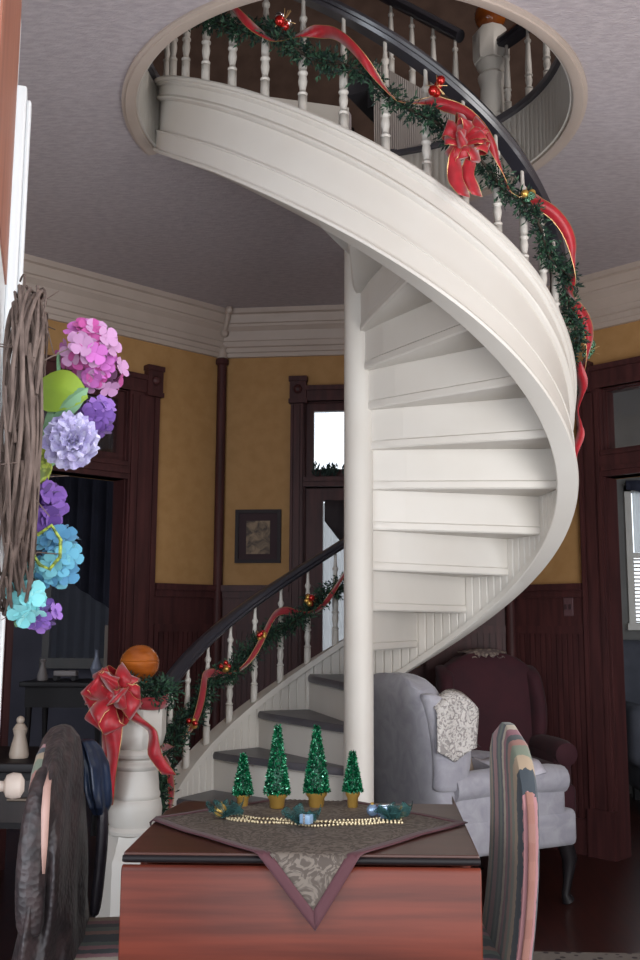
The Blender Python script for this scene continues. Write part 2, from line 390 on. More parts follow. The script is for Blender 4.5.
# transom windows over the three doorways
def transom(wl, s0, s1, z0, z1, fw_, name, o=-.05):
    b = MB()
    for q in ((s0, s0+fw_, z0, z1), (s1-fw_, s1, z0, z1), (s0+fw_, s1-fw_, z0, z0+fw_), (s0+fw_, s1-fw_, z1-fw_, z1)): wl.box(b, q[0], q[1], o-.02, o+.02, q[2], q[3])
    f = struct(b.build(name, WOOD, smooth=False))
    b = MB(); wl.box(b, s0+fw_, s1-fw_, o-.003, o+.003, z0+fw_, z1-fw_); g = b.build('pane', GLASS, f, smooth=False); return f
transom(WL, OPLT[0], OPLT[1], 2.16, 2.583, .05, 'window_1')
transom(WB, OPBT[0], OPBT[1], 2.13, 2.61, .055, 'window_2')
transom(WR, OPRT[0], OPRT[1], 2.2, 2.557, .012, 'window_3')
# back door with a big glass, wood rails
b = MB(); s0, s1 = OPB[0], OPB[1]
for q in ((s0, s0+.115, .01, 2.064), (s1-.115, s1, .01, 2.064), (s0+.115, s1-.115, 1.985, 2.064), (s0+.115, s1-.115, .01, .95)): WB.box(b, q[0], q[1], -.07, -.03, q[2], q[3])
WB.box(b, s0+.16, s1-.16, -.035, -.02, .2, .8)
dr = struct(b.build('door_1', WOOD, smooth=False))
b = MB(); WB.box(b, s0+.115, s1-.115, -.053, -.047, .95, 1.985); b.build('pane', GLASS, dr, smooth=False)
b = MB(); b.ball(WB.p(s1-.055, .0, 1.0), .028, 12); b.build('door_knob', GOLD, dr)

# ------------------------------------------------------------------ rooms beyond the doorways
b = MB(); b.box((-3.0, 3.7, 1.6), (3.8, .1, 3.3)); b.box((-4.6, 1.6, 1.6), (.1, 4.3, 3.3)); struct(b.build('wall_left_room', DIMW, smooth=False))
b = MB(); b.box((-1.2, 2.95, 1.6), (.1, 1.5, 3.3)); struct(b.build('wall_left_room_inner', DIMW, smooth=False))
b = MB()
for bx in (((2.0-.36, 3.6, 1.6), (.82, .1, 3.3)), ((3.9, 3.6, 1.6), (2.0, .1, 3.3)), ((2.475, 3.6, .6), (.85, .1, 1.3)), ((2.475, 3.6, 2.75), (.85, .1, 1.0))): b.box(*bx)
struct(b.build('wall_right_room', GREYW, smooth=False))
b = MB(); b.box((1.25, 2.8, 1.6), (.1, 1.5, 3.3)); b.box((4.65, 1.6, 1.6), (.1, 4.0, 3.3)); struct(b.build('wall_right_room_inner', GREYW, smooth=False))
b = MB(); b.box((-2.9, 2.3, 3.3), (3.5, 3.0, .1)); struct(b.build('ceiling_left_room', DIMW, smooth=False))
b = MB(); b.box((3.0, 2.3, 3.3), (3.5, 3.0, .1)); struct(b.build('ceiling_right_room', GREYW, smooth=False))
# right room window: frame, blind, lace
b = MB()
for q in (((2.07, 3.56, 1.75), (.05, .06, 1.1)), ((2.88, 3.56, 1.75), (.05, .06, 1.1)), ((2.475, 3.56, 2.28), (.86, .06, .06)), ((2.475, 3.55, 1.22), (.9, .1, .05)), ((2.475, 3.57, 1.76), (.8, .05, .04))): b.box(*q)
fr = struct(b.build('window_4', WHITE, smooth=False))
b = MB(); b.box((2.475, 3.6, 1.75), (.8, .006, 1.04)); b.build('pane', GLASS, fr, smooth=False)
o = MB()
for k in range(17): o.box((2.475, 3.535, 1.26+k*.029), (.76, .024, .003), Matrix.Rotation(.55, 3, 'X'))
for xx in (2.2, 2.75): o.tube([(xx, 3.535, 1.25), (xx, 3.535, 1.76)], .002, 4)
tag(o.build('window_blind', WHITE, smooth=False), 'white slatted blind over the lower half of the bright window at right', 'blind')
o = MB(); o.grid([[(2.1+.78*i/60, 3.52+.014*sin(i*1.1), z) for i in range(61)] for z in (2.3, 2.0, 1.78)])
tag(o.build('lace_curtain', SHEER), 'sheer white lace curtain across the upper sash of the window at right', 'curtain')
o = MB(); o.grid([[(2.05+.85*i/40, 3.49+.012*sin(i*1.3), 2.33-(0 if j == 0 else (.07+.16*(i/40)))) for i in range(41)] for j in (0, 1)])
tag(o.build('window_valance', mat('dark_valance', rgb(50, 52, 70), .8), solid=.004), 'dark slanting valance at the top of the window at right', 'valance')
t = thing('sofa', 'dark grey sofa below the bright window in the room at right', 'sofa', (2.6, 3.05, 0))
SOF = mat('sofa_grey', rgb(72, 74, 84), .8, col2=rgb(62, 64, 74), scale=9)
b = MB(); b.rbox((2.6, 3.05, .28), (1.5, .75, .3), .05); b.build('seat', SOF, t)
b = MB(); b.rbox((2.6, 3.36, .75), (1.5, .2, .75), .07); b.build('backrest', SOF, t)
for sx in (-.72, .72): b = MB(); b.rbox((2.6+sx, 3.05, .5), (.18, .75, .4), .07); b.build('armrest', SOF, t)
for sx in (-.6, .6):
    for sy in (-.28, .28): b = MB(); b.box((2.6+sx, 3.05+sy, .07), (.06, .06, .14)); b.build('leg', BLACKW, t)

# ------------------------------------------------------------------ the spiral stair
RISE, RI, RO, PHI, TH7, RC = .165, .8094, .860, .3153, .0166, .0598
def ang(s): return TH7+(s-7)*PHI
def cyl(r, s, z): a = ang(s); return Vector((r*sin(a), r*cos(a), z))
TOPT = [(0, .33), (1, .33), (8, .34), (10, .45), (13, .72), (14.3, .76), (15.4, .66), (17, .55), (18.5, .43), (19.9, .27), (21.26, .03)]
def interp(T, x):
    for (a, p), (c, q) in zip(T, T[1:]):
        if x <= c: return p+(q-p)*max(0, (x-a))/(c-a)
    return T[-1][1]
def ztop(s): return (s+interp(TOPT, s))*RISE
BOTT = [(0, -1.8), (12, -1.78), (19, -1.74), (21.26, -1.88)]
def zbot(s): return max(.004, (s+interp(BOTT, s))*RISE)
stair = thing('spiral_staircase', 'white painted spiral staircase with grey treads winding round a slim column', 'staircase', (0, 0, 0))
b = MB(); b.lathe([(.085, 0), (.085, .12), (.07, .14), (RC, .16), (RC, 3.3)], seg=32); b.build('column', WHITE, stair)
# outer string: swept moulded band, beadboard on the inner side
b = MB(); S0, S1 = .72, 21.27; n = 1000; rings = []
outp = [(.004, .0), (.018, .003), (.022, .03), (.018, .052), (.009, .058), (.009, .275), (.012, .28), (.012, .298), (-.004, .306), (-.004, .705), (.010, .715), (.016, .735), (.016, .75), (.009, .775), (.006, .78), (.006, .895), (.014, .905), (.018, .92), (.018, .94), (.026, .947), (.028, .98), (.024, 1.0)]
for i in range(n+1):
    s = S0+(S1-S0)*i/n; zb, zt = zbot(s), ztop(s); ring = []
    for o, v in outp: ring.append(cyl(RO+o, s, zb+(zt-zb)*v))
    ph = (s*PHI*RI/.042) % 1.0; g = .006*(1 if ph < .16 else 0)
    h = zt-zb
    for o, v in ((-.012, 1.0), (-.014, 1-.03/h), (0, 1-.034/h), (g, 1-.04/h), (g, .11), (0, .10), (-.010, .095), (-.012, .01), (-.008, 0)): ring.append(cyl(RI+o, s, zb+(zt-zb)*v))
    rings.append(ring)
b.loft(rings); b.build('outer_string', WHITE, stair)
for nst in range(1, 21):
    z = nst*RISE; b = MB(); nr = 14
    # tread: from a rounded nosing in front of riser n to a little behind riser n+1
    top, bot = [], []
    front, back = [], []
    for k in range(nr+1):
        r = RC*.6+(RI+.004-RC*.6)*k/nr
        e = max(0, (k-nr+3)/3.0) if k > nr-3 else 0
        nose = .032*(1-.85*e*e)
        front.append((r, nst, -nose/max(r, .12))); back.append((r, nst+1, .020/max(r, .12)))
    def pt(q, dz, ins=0): r, s, da = q; a = ang(s)+da+ins/max(r, .12); return Vector((r*sin(a), r*cos(a), z+dz))
    prof = [(0.010, -.036, 0), (.002, -.030, 0), (0, -.018, 0), (.002, -.008, 0), (.010, 0, 0)]
    rings = []
    for f, g in zip(front, back):
        ring = [pt(f, dz, i) for i, dz, _ in prof]+[pt(g, -.0, -.006), pt(g, -.006), pt(g, -.030), pt(g, -.036, -.006)]
        rings.append(ring)
    b.loft(rings)
    me = b.build('tread', [TREAD, WHITE], stair).data
    for f in me.polygons:
        f.material_index = 1 if (f.normal.z < -.4) else 0
    # back edge of the tread is painted white like the soffit
    for f in me.polygons:
        c = f.center; a = atan2(c.x, c.y); 
        da = (a-ang(nst+1)+pi) % (2*pi)-pi
        if da > .0 and abs(f.normal.z) < .9: f.material_index = 1
    # riser
    b = MB(); P = []
    for th_ in (0, .016):
        for zz in ((nst-1)*RISE if nst > 1 else 0, nst*RISE-.036):
            P.append([Vector((r*sin(ang(nst)+th_/max(r, .12)), r*cos(ang(nst)+th_/max(r, .12)), zz)) for r in (RC*.7, .2, .4, .6, RI+.004)])
    rings = [[P[0][k], P[1][k], P[3][k], P[2][k]] for k in range(5)]
    b.loft(rings); b.build('riser', WHITE, stair, smooth=False)
b = MB(); rings = []
for r in (RC*.7, .2, .4, .6, RI):
    a = ang(21); a2 = a+.016/max(r, .12); rings.append([Vector((r*sin(a), r*cos(a), 20*RISE)), Vector((r*sin(a), r*cos(a), FL2-.003)), Vector((r*sin(a2), r*cos(a2), FL2-.003)), Vector((r*sin(a2), r*cos(a2), 20*RISE))])
b.loft(rings); b.build('riser', WHITE, stair, smooth=False)
# handrail
def railz(s): return (s+interp([(0, 3.0), (9, 3.02), (15, 3.15), (22, 3.1)], s))*RISE
b = MB(); rings = []; RR = .831
rp = [(-.026, 0), (-.034, .012), (-.030, .02), (-.036, .03), (-.030, .046), (-.015, .055), (.015, .055), (.030, .046), (.036, .03), (.030, .02), (.034, .012), (.026, 0)]
for i in range(361):
    s = .7+(21.8-.7)*i/360; rings.append([cyl(RR+o, s, railz(s)+dz) for o, dz in rp])
b.loft(rings); b.build('handrail', RAIL, stair)
BPROF = [(.0115, 0), (.0135, .004), (.0135, .175), (.0105, .18), (.0145, .19), (.0145, .2), (.0105, .207), (.009, .23), (.0125, .275), (.0135, .30), (.0115, .335), (.0105, .35), (.0148, .362), (.0148, .375), (.0105, .385), (.0125, .41), (.0128, .45), (.0092, .76), (.008, .79), (.0075, .80), (.012, .82), (.0125, .84), (.008, .858), (.0072, .87), (.0058, .93), (.0058, 1.0)]
BPROF = [(r*1.2, z) for r, z in BPROF]
b = MB(); b.lathe(BPROF, seg=12)
bal0 = b.build('baluster', WHITE, stair)
bs = [3.38+.522*k for k in range(-4, 22)]
s = bs[-1]+.55
while s < 21.3: bs.append(s); s += .553
for i, s in enumerate(bs):
    o = bal0 if i == 0 else bal0.copy()
    if i: COL.objects.link(o)
    r = RI+.026; p = cyl(r, s, ztop(s)-.012); o.location = p; o.scale = (1, 1, railz(s)+.004-p.z)
# newel
NX, NY = -.808, -.368
nw = MB()
prof = [(.128, 0), (.128, .40), (.122, .415), (.112, .43), (.104, .455), (.096, .475), (.094, .485)]
nw.lathe(prof, (NX, NY, 0), 8, rot=pi/8)
nw.lathe([(.085, .48), (.098, .488), (.1, .5), (.09, .512), (.094, .525), (.097, .57), (.0915, .60), (.086, .605), (.089, .612), (.089, .622), (.085, .63), (.079, .70), (.078, .705), (.084, .712), (.086, .720), (.082, .728), (.072, .736), (.072, .742), (.09, .752), (.093, .762), (.088, .774), (.08, .78)], (NX, NY, 0), 28)
nw.lathe([(.076, .775), (.094, .79), (.105, .83), (.105, .935), (.094, .952), (.06, .965), (.045, 1.0)], (NX, NY, 0), 8, rot=pi/8)
newel = nw.build('newel_post', WHITE, stair)
bb = MB(); bb.lathe([(.03, 1.0), (.034, 1.01), (.03, 1.02)]+[(max(.02, .073*sin(pi*k/16)), 1.083-.068*cos(pi*k/16)) for k in range(2, 9)]+[(.0735, 1.086), (.071, 1.09), (.0735, 1.094)]+[(max(.0005, .073*sin(pi*k/16)), 1.083-.068*cos(pi*k/16)) for k in range(9, 17)], (NX, NY, 0), 32)
fin = bb.build('ball_finial', BALLW, newel); fin['label'] = 'turned orange-brown wooden ball'
b = MB(); pth = [cyl(RR, .7, railz(.7)+.02), Vector((NX, NY, railz(.5)+.0))]; b.tube([cyl(RR, .95, railz(.95)+.025), cyl(RR, .72, railz(.72)+.02), (NX, NY+.06, .96)], .034, 10, flat=.8); b.build('rail_end', RAIL, stair)
b = MB(); a = ang(S1); R_ = Matrix.Rotation(-a, 3, 'Z'); c = cyl(.836, S1+.06, 3.35); b.box(c, (.055, .05, .32), R_); b.build('end_post', WHITE, stair, smooth=False)

# well trim ring, beadboard fascia, dark nosing
def arcband(name, m, pts, a_, c_, bead=0):
    b = MB(); b.loft(pts); return struct(b.build(name, m))
rings = []
for k in range(181):
    a = a0+.05+(angA+.0-a0-.05)*k/180; u = Vector((sin(a), cos(a)))
    rings.append([Vector((HC.x+u.x*r, HC.y+u.y*r, z)) for r, z in ((HR-.002, CEILZ+.01), (HR-.002, CEILZ-.012), (HR+.006, CEILZ-.018), (HRO-.014, CEILZ-.018), (HRO-.012, CEILZ-.012), (HRO, CEILZ-.010), (HRO, CEILZ+.01))])
arcband('trim_14', CREAM, rings, 0, 0)
rings = []; n = 700
for k in range(n+1):
    a = a0+.05+(angA+.01-a0-.05)*k/n; u = Vector((sin(a), cos(a))); g = 0.004 if (a*HR/.032) % 1 < .2 else 0
    rings.append([Vector((HC.x+u.x*r, HC.y+u.y*r, z)) for r, z in ((HR-.012, CEILZ), (HR-.014+g, CEILZ+.03), (HR-.014+g, FL2-.03), (HR-.012, FL2-.02), (HR+.002, FL2-.02), (HR+.002, CEILZ))])
arcband('trim_15', WHITE, rings, 0, 0)
rings = []
for k in range(121):
    a = a0+.05+(angA-a0-.05)*k/120; u = Vector((sin(a), cos(a)))
    rings.append([Vector((HC.x+u.x*r, HC.y+u.y*r, z)) for r, z in ((HR-.032, FL2-.018), (HR-.036, FL2-.004), (HR-.03, FL2+.012), (HR+.06, FL2+.012), (HR+.06, FL2-.018))])
arcband('trim_16', TREAD, rings, 0, 0)

# ------------------------------------------------------------------ upstairs
b = MB()
for q in (((0, 2.3, 4.7), (5.0, .1, 2.5)), ((-2.5, -.4, 4.7), (.1, 5.5, 2.5)), ((2.5, -.4, 4.7), (.1, 5.5, 2.5)), ((0, -3.1, 4.7), (5, .1, 2.5))): b.box(*q)
struct(b.build('wall_upstairs', UPWALL, smooth=False))
b = MB(); b.box((0, -.4, 6.0), (5.1, 5.6, .1)); struct(b.build('ceiling_upstairs', CEIL, smooth=False))
b = MB(); b.box((0, 2.24, FL2+.09), (4.8, .03, .18)); struct(b.build('baseboard_upstairs', WHITE, smooth=False))
t = thing('chest', 'long low cream chest with a dark lid on the upper landing', 'chest', (-.42, 1.1, FL2))
b = MB(); b.rbox((-.42, 1.1, FL2+.17), (.75, .35, .34), .01); b.build('body', CREAM, t)
b = MB(); b.rbox((-.42, 1.1, FL2+.37), (.8, .4, .06), .012); b.build('lid', DARKW, t)
# gallery rail along the well
gal = thing('gallery_railing', 'dark railed white balustrade round the stairwell on the upper floor', 'railing', (.615, .2, FL2))
bN = MB(); bN.lathe([(.075, FL2), (.075, FL2+.04), (.06, FL2+.05), (.052, FL2+.2), (.065, FL2+.25), (.05, FL2+.27), (.068, FL2+.3), (.07, FL2+.33)], (.615, .2, 0), 20); bN.lathe([(.08, FL2+.32), (.085, FL2+.34), (.085, FL2+.46), (.06, FL2+.49)], (.615, .2, 0), 8)
gn = bN.build('newel_post', WHITE, gal)
bN = MB(); bN.ball((.615, .2, FL2+.56), .075, 16); bN.build('ball_finial', BALLW, gn)
ga0 = atan2(.615-HC.x, .2-HC.y); ga1 = radians(205)
rings = []
for k in range(61):
    a = ga0+(ga1-ga0)*k/60; u = Vector((sin(a), cos(a))); rings.append([Vector((HC.x+u.x*(HR+.02+o), HC.y+u.y*(HR+.02+o), FL2+.36+dz)) for o, dz in rp])
bN = MB(); bN.loft(rings); bN.build('handrail', RAIL, gal)
for k in range(1, 17):
    a = ga0+(ga1-ga0)*(k-.3)/17; u = Vector((sin(a), cos(a)))
    o = bal0.copy(); COL.objects.link(o); o.parent = gal; o.location = (HC.x+u.x*(HR+.02)-.615, HC.y+u.y*(HR+.02)-.2, .012); o.scale = (1, 1, .352)
# second flight going on up from the gallery newel
fl = thing('upper_flight', 'second stair flight with beadboard side rising to the left above the well', 'staircase', (.6, .25, FL2))
def ul(t, z): return Vector((.6-.395*t, .2+.2*t, z))
def fz(t): return .38*t
b = MB()
n = 40; rings = []
for k in range(n*2+1):
    t = .3+1.0*k/(n*2); g = .004 if k % 2 else 0; p = ul(t, 0); nrm = Vector((-.2, -.395, 0)).normalized()
    q0 = p+nrm*(.02-g); q1 = p-nrm*.02
    rings.append([Vector((q0.x, q0.y, FL2+.002+max(0, fz(t)-.6))), Vector((q0.x, q0.y, FL2+fz(t)+.0)), Vector((q1.x, q1.y, FL2+fz(t)+.0)), Vector((q1.x, q1.y, FL2+.002+max(0, fz(t)-.6)))])
b.loft(rings); b.build('side_panel', mat('panel_grey', rgb(170, 160, 154), .6), fl, smooth=False)
b = MB(); b.tube([ul(t, FL2+.385+fz(t)) for t in (.3, .6, .9, 1.3)], .036, 10, flat=.8); b.build('handrail', RAIL, fl)
for k in range(4):
    t = .36+.25*k; p = ul(t, FL2+fz(t)-.005); o = bal0.copy(); COL.objects.link(o); o.parent = fl; o.location = p-Vector((.6, .25, FL2)); o.scale = (1, 1, .37)
for k in range(5):
    t = .2+.26*k; b = MB(); c = ul(t+.3, FL2+.095*(k+.5)+.0); a = atan2(.2, -.395)
    nrm = Vector((.2, .395, 0)).normalized(); R_ = Matrix.Rotation(atan2(-.395, .2)+pi/2, 3, 'Z')
    b.box(c+nrm*.3, (.13, .55, .095*(1)), Matrix.Rotation(atan2(.2, -.395), 3, 'Z')); b.build('step', TREAD, fl, smooth=False)

# ------------------------------------------------------------------ front door leaf, wreath
HG, LK = Vector((-.437, -2.93)), Vector((-.608, -2.40))
dd = (LK-HG); dlen = dd.length; dd.normalize(); dn = Vector((dd.y, -dd.x))
if dn.x < 0: dn = -dn
def dp(t, o, z): q = HG+dd*t+dn*o; return Vector((q.x, q.y, z))
def dbox(mb, t0, t1, o0, o1, z0, z1):
    vs = [mb.v(dp(a, b_, c)) for a, b_, c in ((t0,o0,z0),(t1,o0,z0),(t1,o1,z0),(t0,o1,z0),(t0,o0,z1),(t1,o0,z1),(t1,o1,z1),(t0,o1,z1))]
    for q in ((3,2,1,0),(4,5,6,7),(0,1,5,4),(1,2,6,5),(2,3,7,6),(3,0,4,7)): mb.face([vs[i] for i in q])
DW = mat('door_white', rgb(236, 238, 240), .4)
DBR = mat('door_panel_stain', rgb(176, 112, 88), .45, col2=rgb(150, 90, 70), scale=5, stretch=(4, 4, .5))
b = MB()
dbox(b, 0, dlen, -.045, 0, .01, 2.30)
leaf = struct(b.build('door_2', DW, bevel=.004))
b = MB(); dbox(b, .03, dlen-.085, -.002, .003, 1.78, 2.285); b.build('door_panel', DBR, leaf, smooth=False)
b = MB(); dbox(b, dlen-.06, dlen-.012, 0, .018, .15, 2.15); dbox(b, dlen-.05, dlen-.022, .018, .026, .15, 2.13); dbox(b, .05, dlen-.06, 0, .018, 1.02, 1.1); b.build('door_moulding', DW, leaf, smooth=False, bevel=.004)
b = MB(); kc = dp(dlen-.03, .02, .972)
Rk = Matrix(((dn.x, -dn.y, 0), (dn.y, dn.x, 0), (0, 0, 1))) @ Matrix.Rotation(pi/2, 3, 'Y')
b.lathe([(.022, 0), (.022, .004), (.009, .007), (.008, .016), (.017, .02), (.021, .03), (.019, .042), (.009, .048)], kc, 16, R=Rk)
kn = b.build('door_knob', mat('porcelain', rgb(206, 190, 180), .25), leaf); kn['label'] = 'cream porcelain door knob'
b = MB(); dbox(b, dlen-.05, dlen-.012, .018, .022, .9, 1.05); b.build('escutcheon', DARKW, leaf, smooth=False)
WC = dp(.285, .05, 1.475)
wr = thing('wreath', 'grapevine twig wreath with pink, lilac and turquoise flowers on the white door at left', 'wreath', WC)
ez = Vector((0, 0, 1)); ed = Vector((dd.x, dd.y, 0)); en = Vector((dn.x, dn.y, 0))
b = MB()
for k in range(95):
    R0 = RND(.185, .232); ph = RND(0, 2*pi); o0 = RND(-.019, .016); fr = random.choice((2, 3)); am = RND(.006, .02); st = RND(0, 2*pi); ln = RND(2.2, 5.6)
    pts = []
    for i in range(29):
        a = st+ln*i/28; R1 = R0+am*sin(fr*a+ph); pts.append(WC+ed*(R1*cos(a))+ez*(R1*sin(a))+en*(o0+.008*sin(fr*a*1.3+ph*2)))
    b.tube(pts, [RND(.0013, .0028)]*29, 5)
for k in range(26):
    a = RND(0, 2*pi); p = WC+ed*(.21*cos(a))+ez*(.21*sin(a)); q = p+(en*RND(.0, .035)+rvec(.05)); b.tube([p, (p+q)/2+rvec(.01), q], [.0012, .001, .0007], 4)
b.build('twig_ring', TWIG, wr)
def flower_cluster(name, lab, c, R, m, npet=34, ps=.016, sc=(1, 1, 1)):
    b = MB()
    for k in range(npet):
        d = rvec(); d.x = d.x*.9+.15; p = Vector(c)+Vector((d.x*sc[0], d.y*sc[1], d.z*sc[2]))*R*RND(.65, 1)
        n = (d+Vector((0, -.5, .0))).normalized(); u = n.orthogonal().normalized(); v = n.cross(u); a0_ = RND(0, 6); b.mi = random.randrange(len(m))
        for j in range(4):
            a = a0_+j*pi/2; e = u*cos(a)+v*sin(a); f = n.cross(e); cc = b.v(p)
            pr = []
            for q, wv in ((.35, .42), (.8, .62), (1.12, .42), (1.2, 0), (1.12, -.42), (.8, -.62), (.35, -.42)): pr.append(b.v(p+e*ps*q+f*ps*wv+n*ps*(.12+.25*q*q*.6+RND(-.05, .05))))
            for x, y in zip(pr, pr[1:]): b.face([cc, x, y])
    b.mi = 0
    o = b.build(name, m, wr); o['label'] = lab; return o
def petal_mats(nm, *cols): return [mat('%s_%d' % (nm, i), c, .7, sheen=.2) for i, c in enumerate(cols)]
PK = petal_mats('petal_pink', rgb(190, 100, 180), rgb(176, 68, 140), rgb(184, 134, 176)); PU = petal_mats('petal_purple', rgb(124, 84, 168), rgb(146, 104, 186), rgb(106, 68, 150))
LI = petal_mats('petal_lilac', rgb(206, 200, 230), rgb(194, 184, 224)); TQ = petal_mats('petal_turquoise', rgb(92, 160, 186), rgb(78, 138, 176), rgb(108, 176, 190)); AQ = petal_mats('petal_aqua', rgb(150, 220, 222), rgb(130, 208, 214))
LG = mat('leaf_green', rgb(150, 174, 60), .5, col2=rgb(130, 158, 48), scale=14); LG2 = mat('leaf_sage', rgb(120, 160, 122), .6)
FY = -2.69
def fp(px, py, dy=0):
    d = 4.003+FY+dy; k = d*1.008/976; return Vector(((px-369)*k, FY+dy, 1.2296+(627-py)*k))
flower_cluster('hydrangea', 'pink hydrangea head', fp(84, 345), .042, PK, 46, .0135, (1, .8, .8))
flower_cluster('hydrangea', 'small pink hydrangea at the edge', fp(104, 372, .02), .028, PK, 26, .0125)
flower_cluster('hydrangea', 'violet hydrangea below the pink', fp(101, 418, .02), .026, PU, 22, .0135, (.7, .8, 1.1))
flower_cluster('hydrangea', 'purple bloom by the twigs', fp(46, 508), .024, PU, 18, .018)
flower_cluster('hydrangea', 'turquoise hydrangea head', fp(66, 563), .038, TQ, 40, .0135, (.75, .8, 1.05))
flower_cluster('hydrangea', 'aqua blossoms low on the ring', fp(38, 598, -.02), .022, AQ, 12, .0165, (.6, .8, 1.6))
flower_cluster('hydrangea', 'purple blossoms at the very bottom', fp(54, 619), .02, PU, 24, .011, (1.1, .8, .8))
# lilac peony: layered ruffled petals
b = MB(); pc = fp(78, 446, -.02)
for lay, (rr, nn, tilt) in enumerate(((.036, 9, .2), (.031, 9, .55), (.024, 8, .9), (.016, 6, 1.25))):
    for j in range(nn):
        a = 2*pi*j/nn+lay*.4; e = Vector((cos(a), -.25, sin(a))).normalized(); n = Vector((.3, -1, .05)).normalized(); e = (e*cos(tilt)+n*sin(tilt)); f = Vector((-sin(a), 0, cos(a)))
        b.mi = (j+lay) % 2
        P = [[pc+n*(.006*lay)+e*rr*(u)+f*rr*.55*vv*(1-(u-.55)**2*1.2)+n*(.006*u*sin(5*vv+j*1.3)+.004*sin(9*u+j))+e*rr*.06*u*sin(5*vv+j*2.1) for vv in (-1, -.7, -.4, -.1, .2, .5, .8, 1)] for u in (.1, .4, .7, .95, 1.12)]
        b.grid(P)
o = b.build('peony', LI, wr); o['label'] = 'pale lilac peony'
def broad_leaf(c, tip, wdt, m, lab, nrm):
    b = MB(); c, tip = Vector(c), Vector(tip); ax = tip-c; n = Vector(nrm).normalized(); sd = ax.normalized().cross(n); P = []
    for i in range(13):
        u = i/12; wv = wdt*(sin(pi*u**.8))**.8*(1 if u < 1 else 0); P.append([c+ax*u+sd*wv*q+n*(.012*sin(pi*u)-.02*abs(q)*wv/wdt*.6+(.0006*sin(u*40) if abs(q) > .3 else 0)) for q in (-1, -.6, -.2, 0, .2, .6, 1)])
    b.grid(P); o = b.build('leaf', m, wr); o['label'] = lab
broad_leaf(fp(36, 385, -.01), fp(92, 399, -.03), .036, LG, 'large lime green leaf', (.25, -1, .1))
broad_leaf(fp(56, 418, -.02), fp(92, 388, -.03), .018, LG2, 'sage green leaf', (.3, -1, .2))
broad_leaf(fp(52, 444, -.0), fp(60, 398, -.02), .012, LG2, 'narrow sage leaf', (.3, -1, .2))
broad_leaf(fp(58, 470, .0), fp(50, 420, .0), .014, LG2, 'sage leaf behind the peony', (.3, -1, .2))
MESHR = mat('lime_mesh', rgb(168, 184, 70), .5, col2=rgb(96, 112, 40), scale=160, kind='voronoi')
b = MB(); b.tube([fp(*q) for q in ((38, 436), (46, 450), (50, 470), (47, 486), (40, 488))], [.012, .017, .018, .014, .008], 8, flat=.6)
o = b.build('ribbon', MESHR, wr); o['label'] = 'bunched lime mesh ribbon'
b = MB(); b.tube([fp(*q, -.045) for q in ((46, 540), (60, 530), (70, 545), (70, 562), (60, 574), (50, 570), (40, 556))], .0024, 6); o = b.build('ribbon', MESHR, wr); o['label'] = 'lime mesh ribbon loop round the turquoise head'
b = MB(); b.tube([fp(*q) for q in ((28, 629), (38, 625), (48, 618))], .0045, 6); b.tube([fp(*q) for q in ((60, 372), (59, 352), (66, 346))], .003, 5); b.build('stem', LG2, wr)

# ------------------------------------------------------------------ left room, behind the doorway
t = thing('side_table', 'dark side table in the dim room beyond the left doorway', 'table', (-1.76, 2.05, 0))
b = MB(); b.rbox((-1.76, 2.05, .865), (.52, .42, .03), .006); b.build('tabletop', BLACKW, t)
b = MB(); b.box((-1.76, 2.05, .79), (.46, .36, .12)); b.build('apron', BLACKW, t, smooth=False)
for sx in (-.21, .21):
    for sy in (-.16, .16): b = MB(); b.lathe([(.02, 0), (.014, .05), (.02, .3), (.014, .5), (.022, .73)], (-1.76+sx, 2.05+sy, 0), 8); b.build('leg', BLACKW, t)
DULL = mat('dull_china', rgb(120, 112, 112), .5); 
t2 = thing('toy_cart', 'little grey cart ornament on the dark side table beyond the left doorway', 'ornament', (-1.78, 1.98, .88))
b = MB(); b.rbox((-1.78, 1.98, .925), (.14, .06, .035), .008); b.build('body', DULL, t2)
for sx in (-.055, .055):
    for sy in (-.028, .028): b = MB(); b.lathe([(.016, -.004), (.016, .004)], (-1.78+sx, 1.98+sy, .897), 12, R=Matrix.Rotation(pi/2, 3, 'X')); b.build('wheel', BLACKW, t2)
o = MB(); o.lathe([(.03, .88), (.034, .9), (.02, .95), (.012, .98), (.02, 1.0), (.008, 1.01)], (-1.93, 2.0, 0), 14); tag(o.build('china_vase', DULL), 'small dull china vase at the left end of the dark side table', 'vase')
o = MB(); o.lathe([(.02, .88), (.024, .9), (.04, .95), (.012, 1.02), (.012, 1.06), (.016, 1.065)], (-1.62, 2.08, 0), 14); tag(o.build('glass_jug', mat('grey_glass', rgb(120, 124, 140), .15)), 'grey glass jug at the right end of the dark side table', 'jug')
t3 = thing('calendar', 'cream card with a dark figure standing beside the left doorway casing', 'card', (-1.50, 1.98, .88))
b = MB(); b.box((-1.50, 1.98, 1.05), (.1, .012, .33), Matrix.Rotation(.5, 3, 'Z')); b.build('board', mat('card_cream', rgb(128, 118, 112), .7), t3, smooth=False)
b = MB(); b.ball((-1.497, 1.966, 1.1), .02, 10, (1, .25, 1.4)); b.box((-1.497, 1.968, 1.03), (.05, .008, .08), Matrix.Rotation(.5, 3, 'Z')); b.build('figure', BLACKW, t3)
b = MB()
for bx in (((-2.42, 3.63, 1.75), (.08, .06, 1.7)), ((-1.62, 3.63, 1.75), (.08, .06, 1.7)), ((-2.02, 3.63, 2.6), (.88, .06, .08)), ((-2.02, 3.62, .92), (.9, .08, .08)), ((-2.02, 3.63, 1.75), (.8, .05, .04))): b.box(*bx)
f5 = struct(b.build('window_5', DARKW, smooth=False)); b = MB(); b.box((-2.02, 3.645, 1.75), (.78, .004, 1.62)); b.build('pane', mat('dusk_pane', rgb(60, 62, 76), .15), f5, smooth=False)
DCUR = mat('navy_curtain', rgb(38, 38, 54), .85, col2=rgb(30, 30, 44), scale=5)
o = MB(); P = []
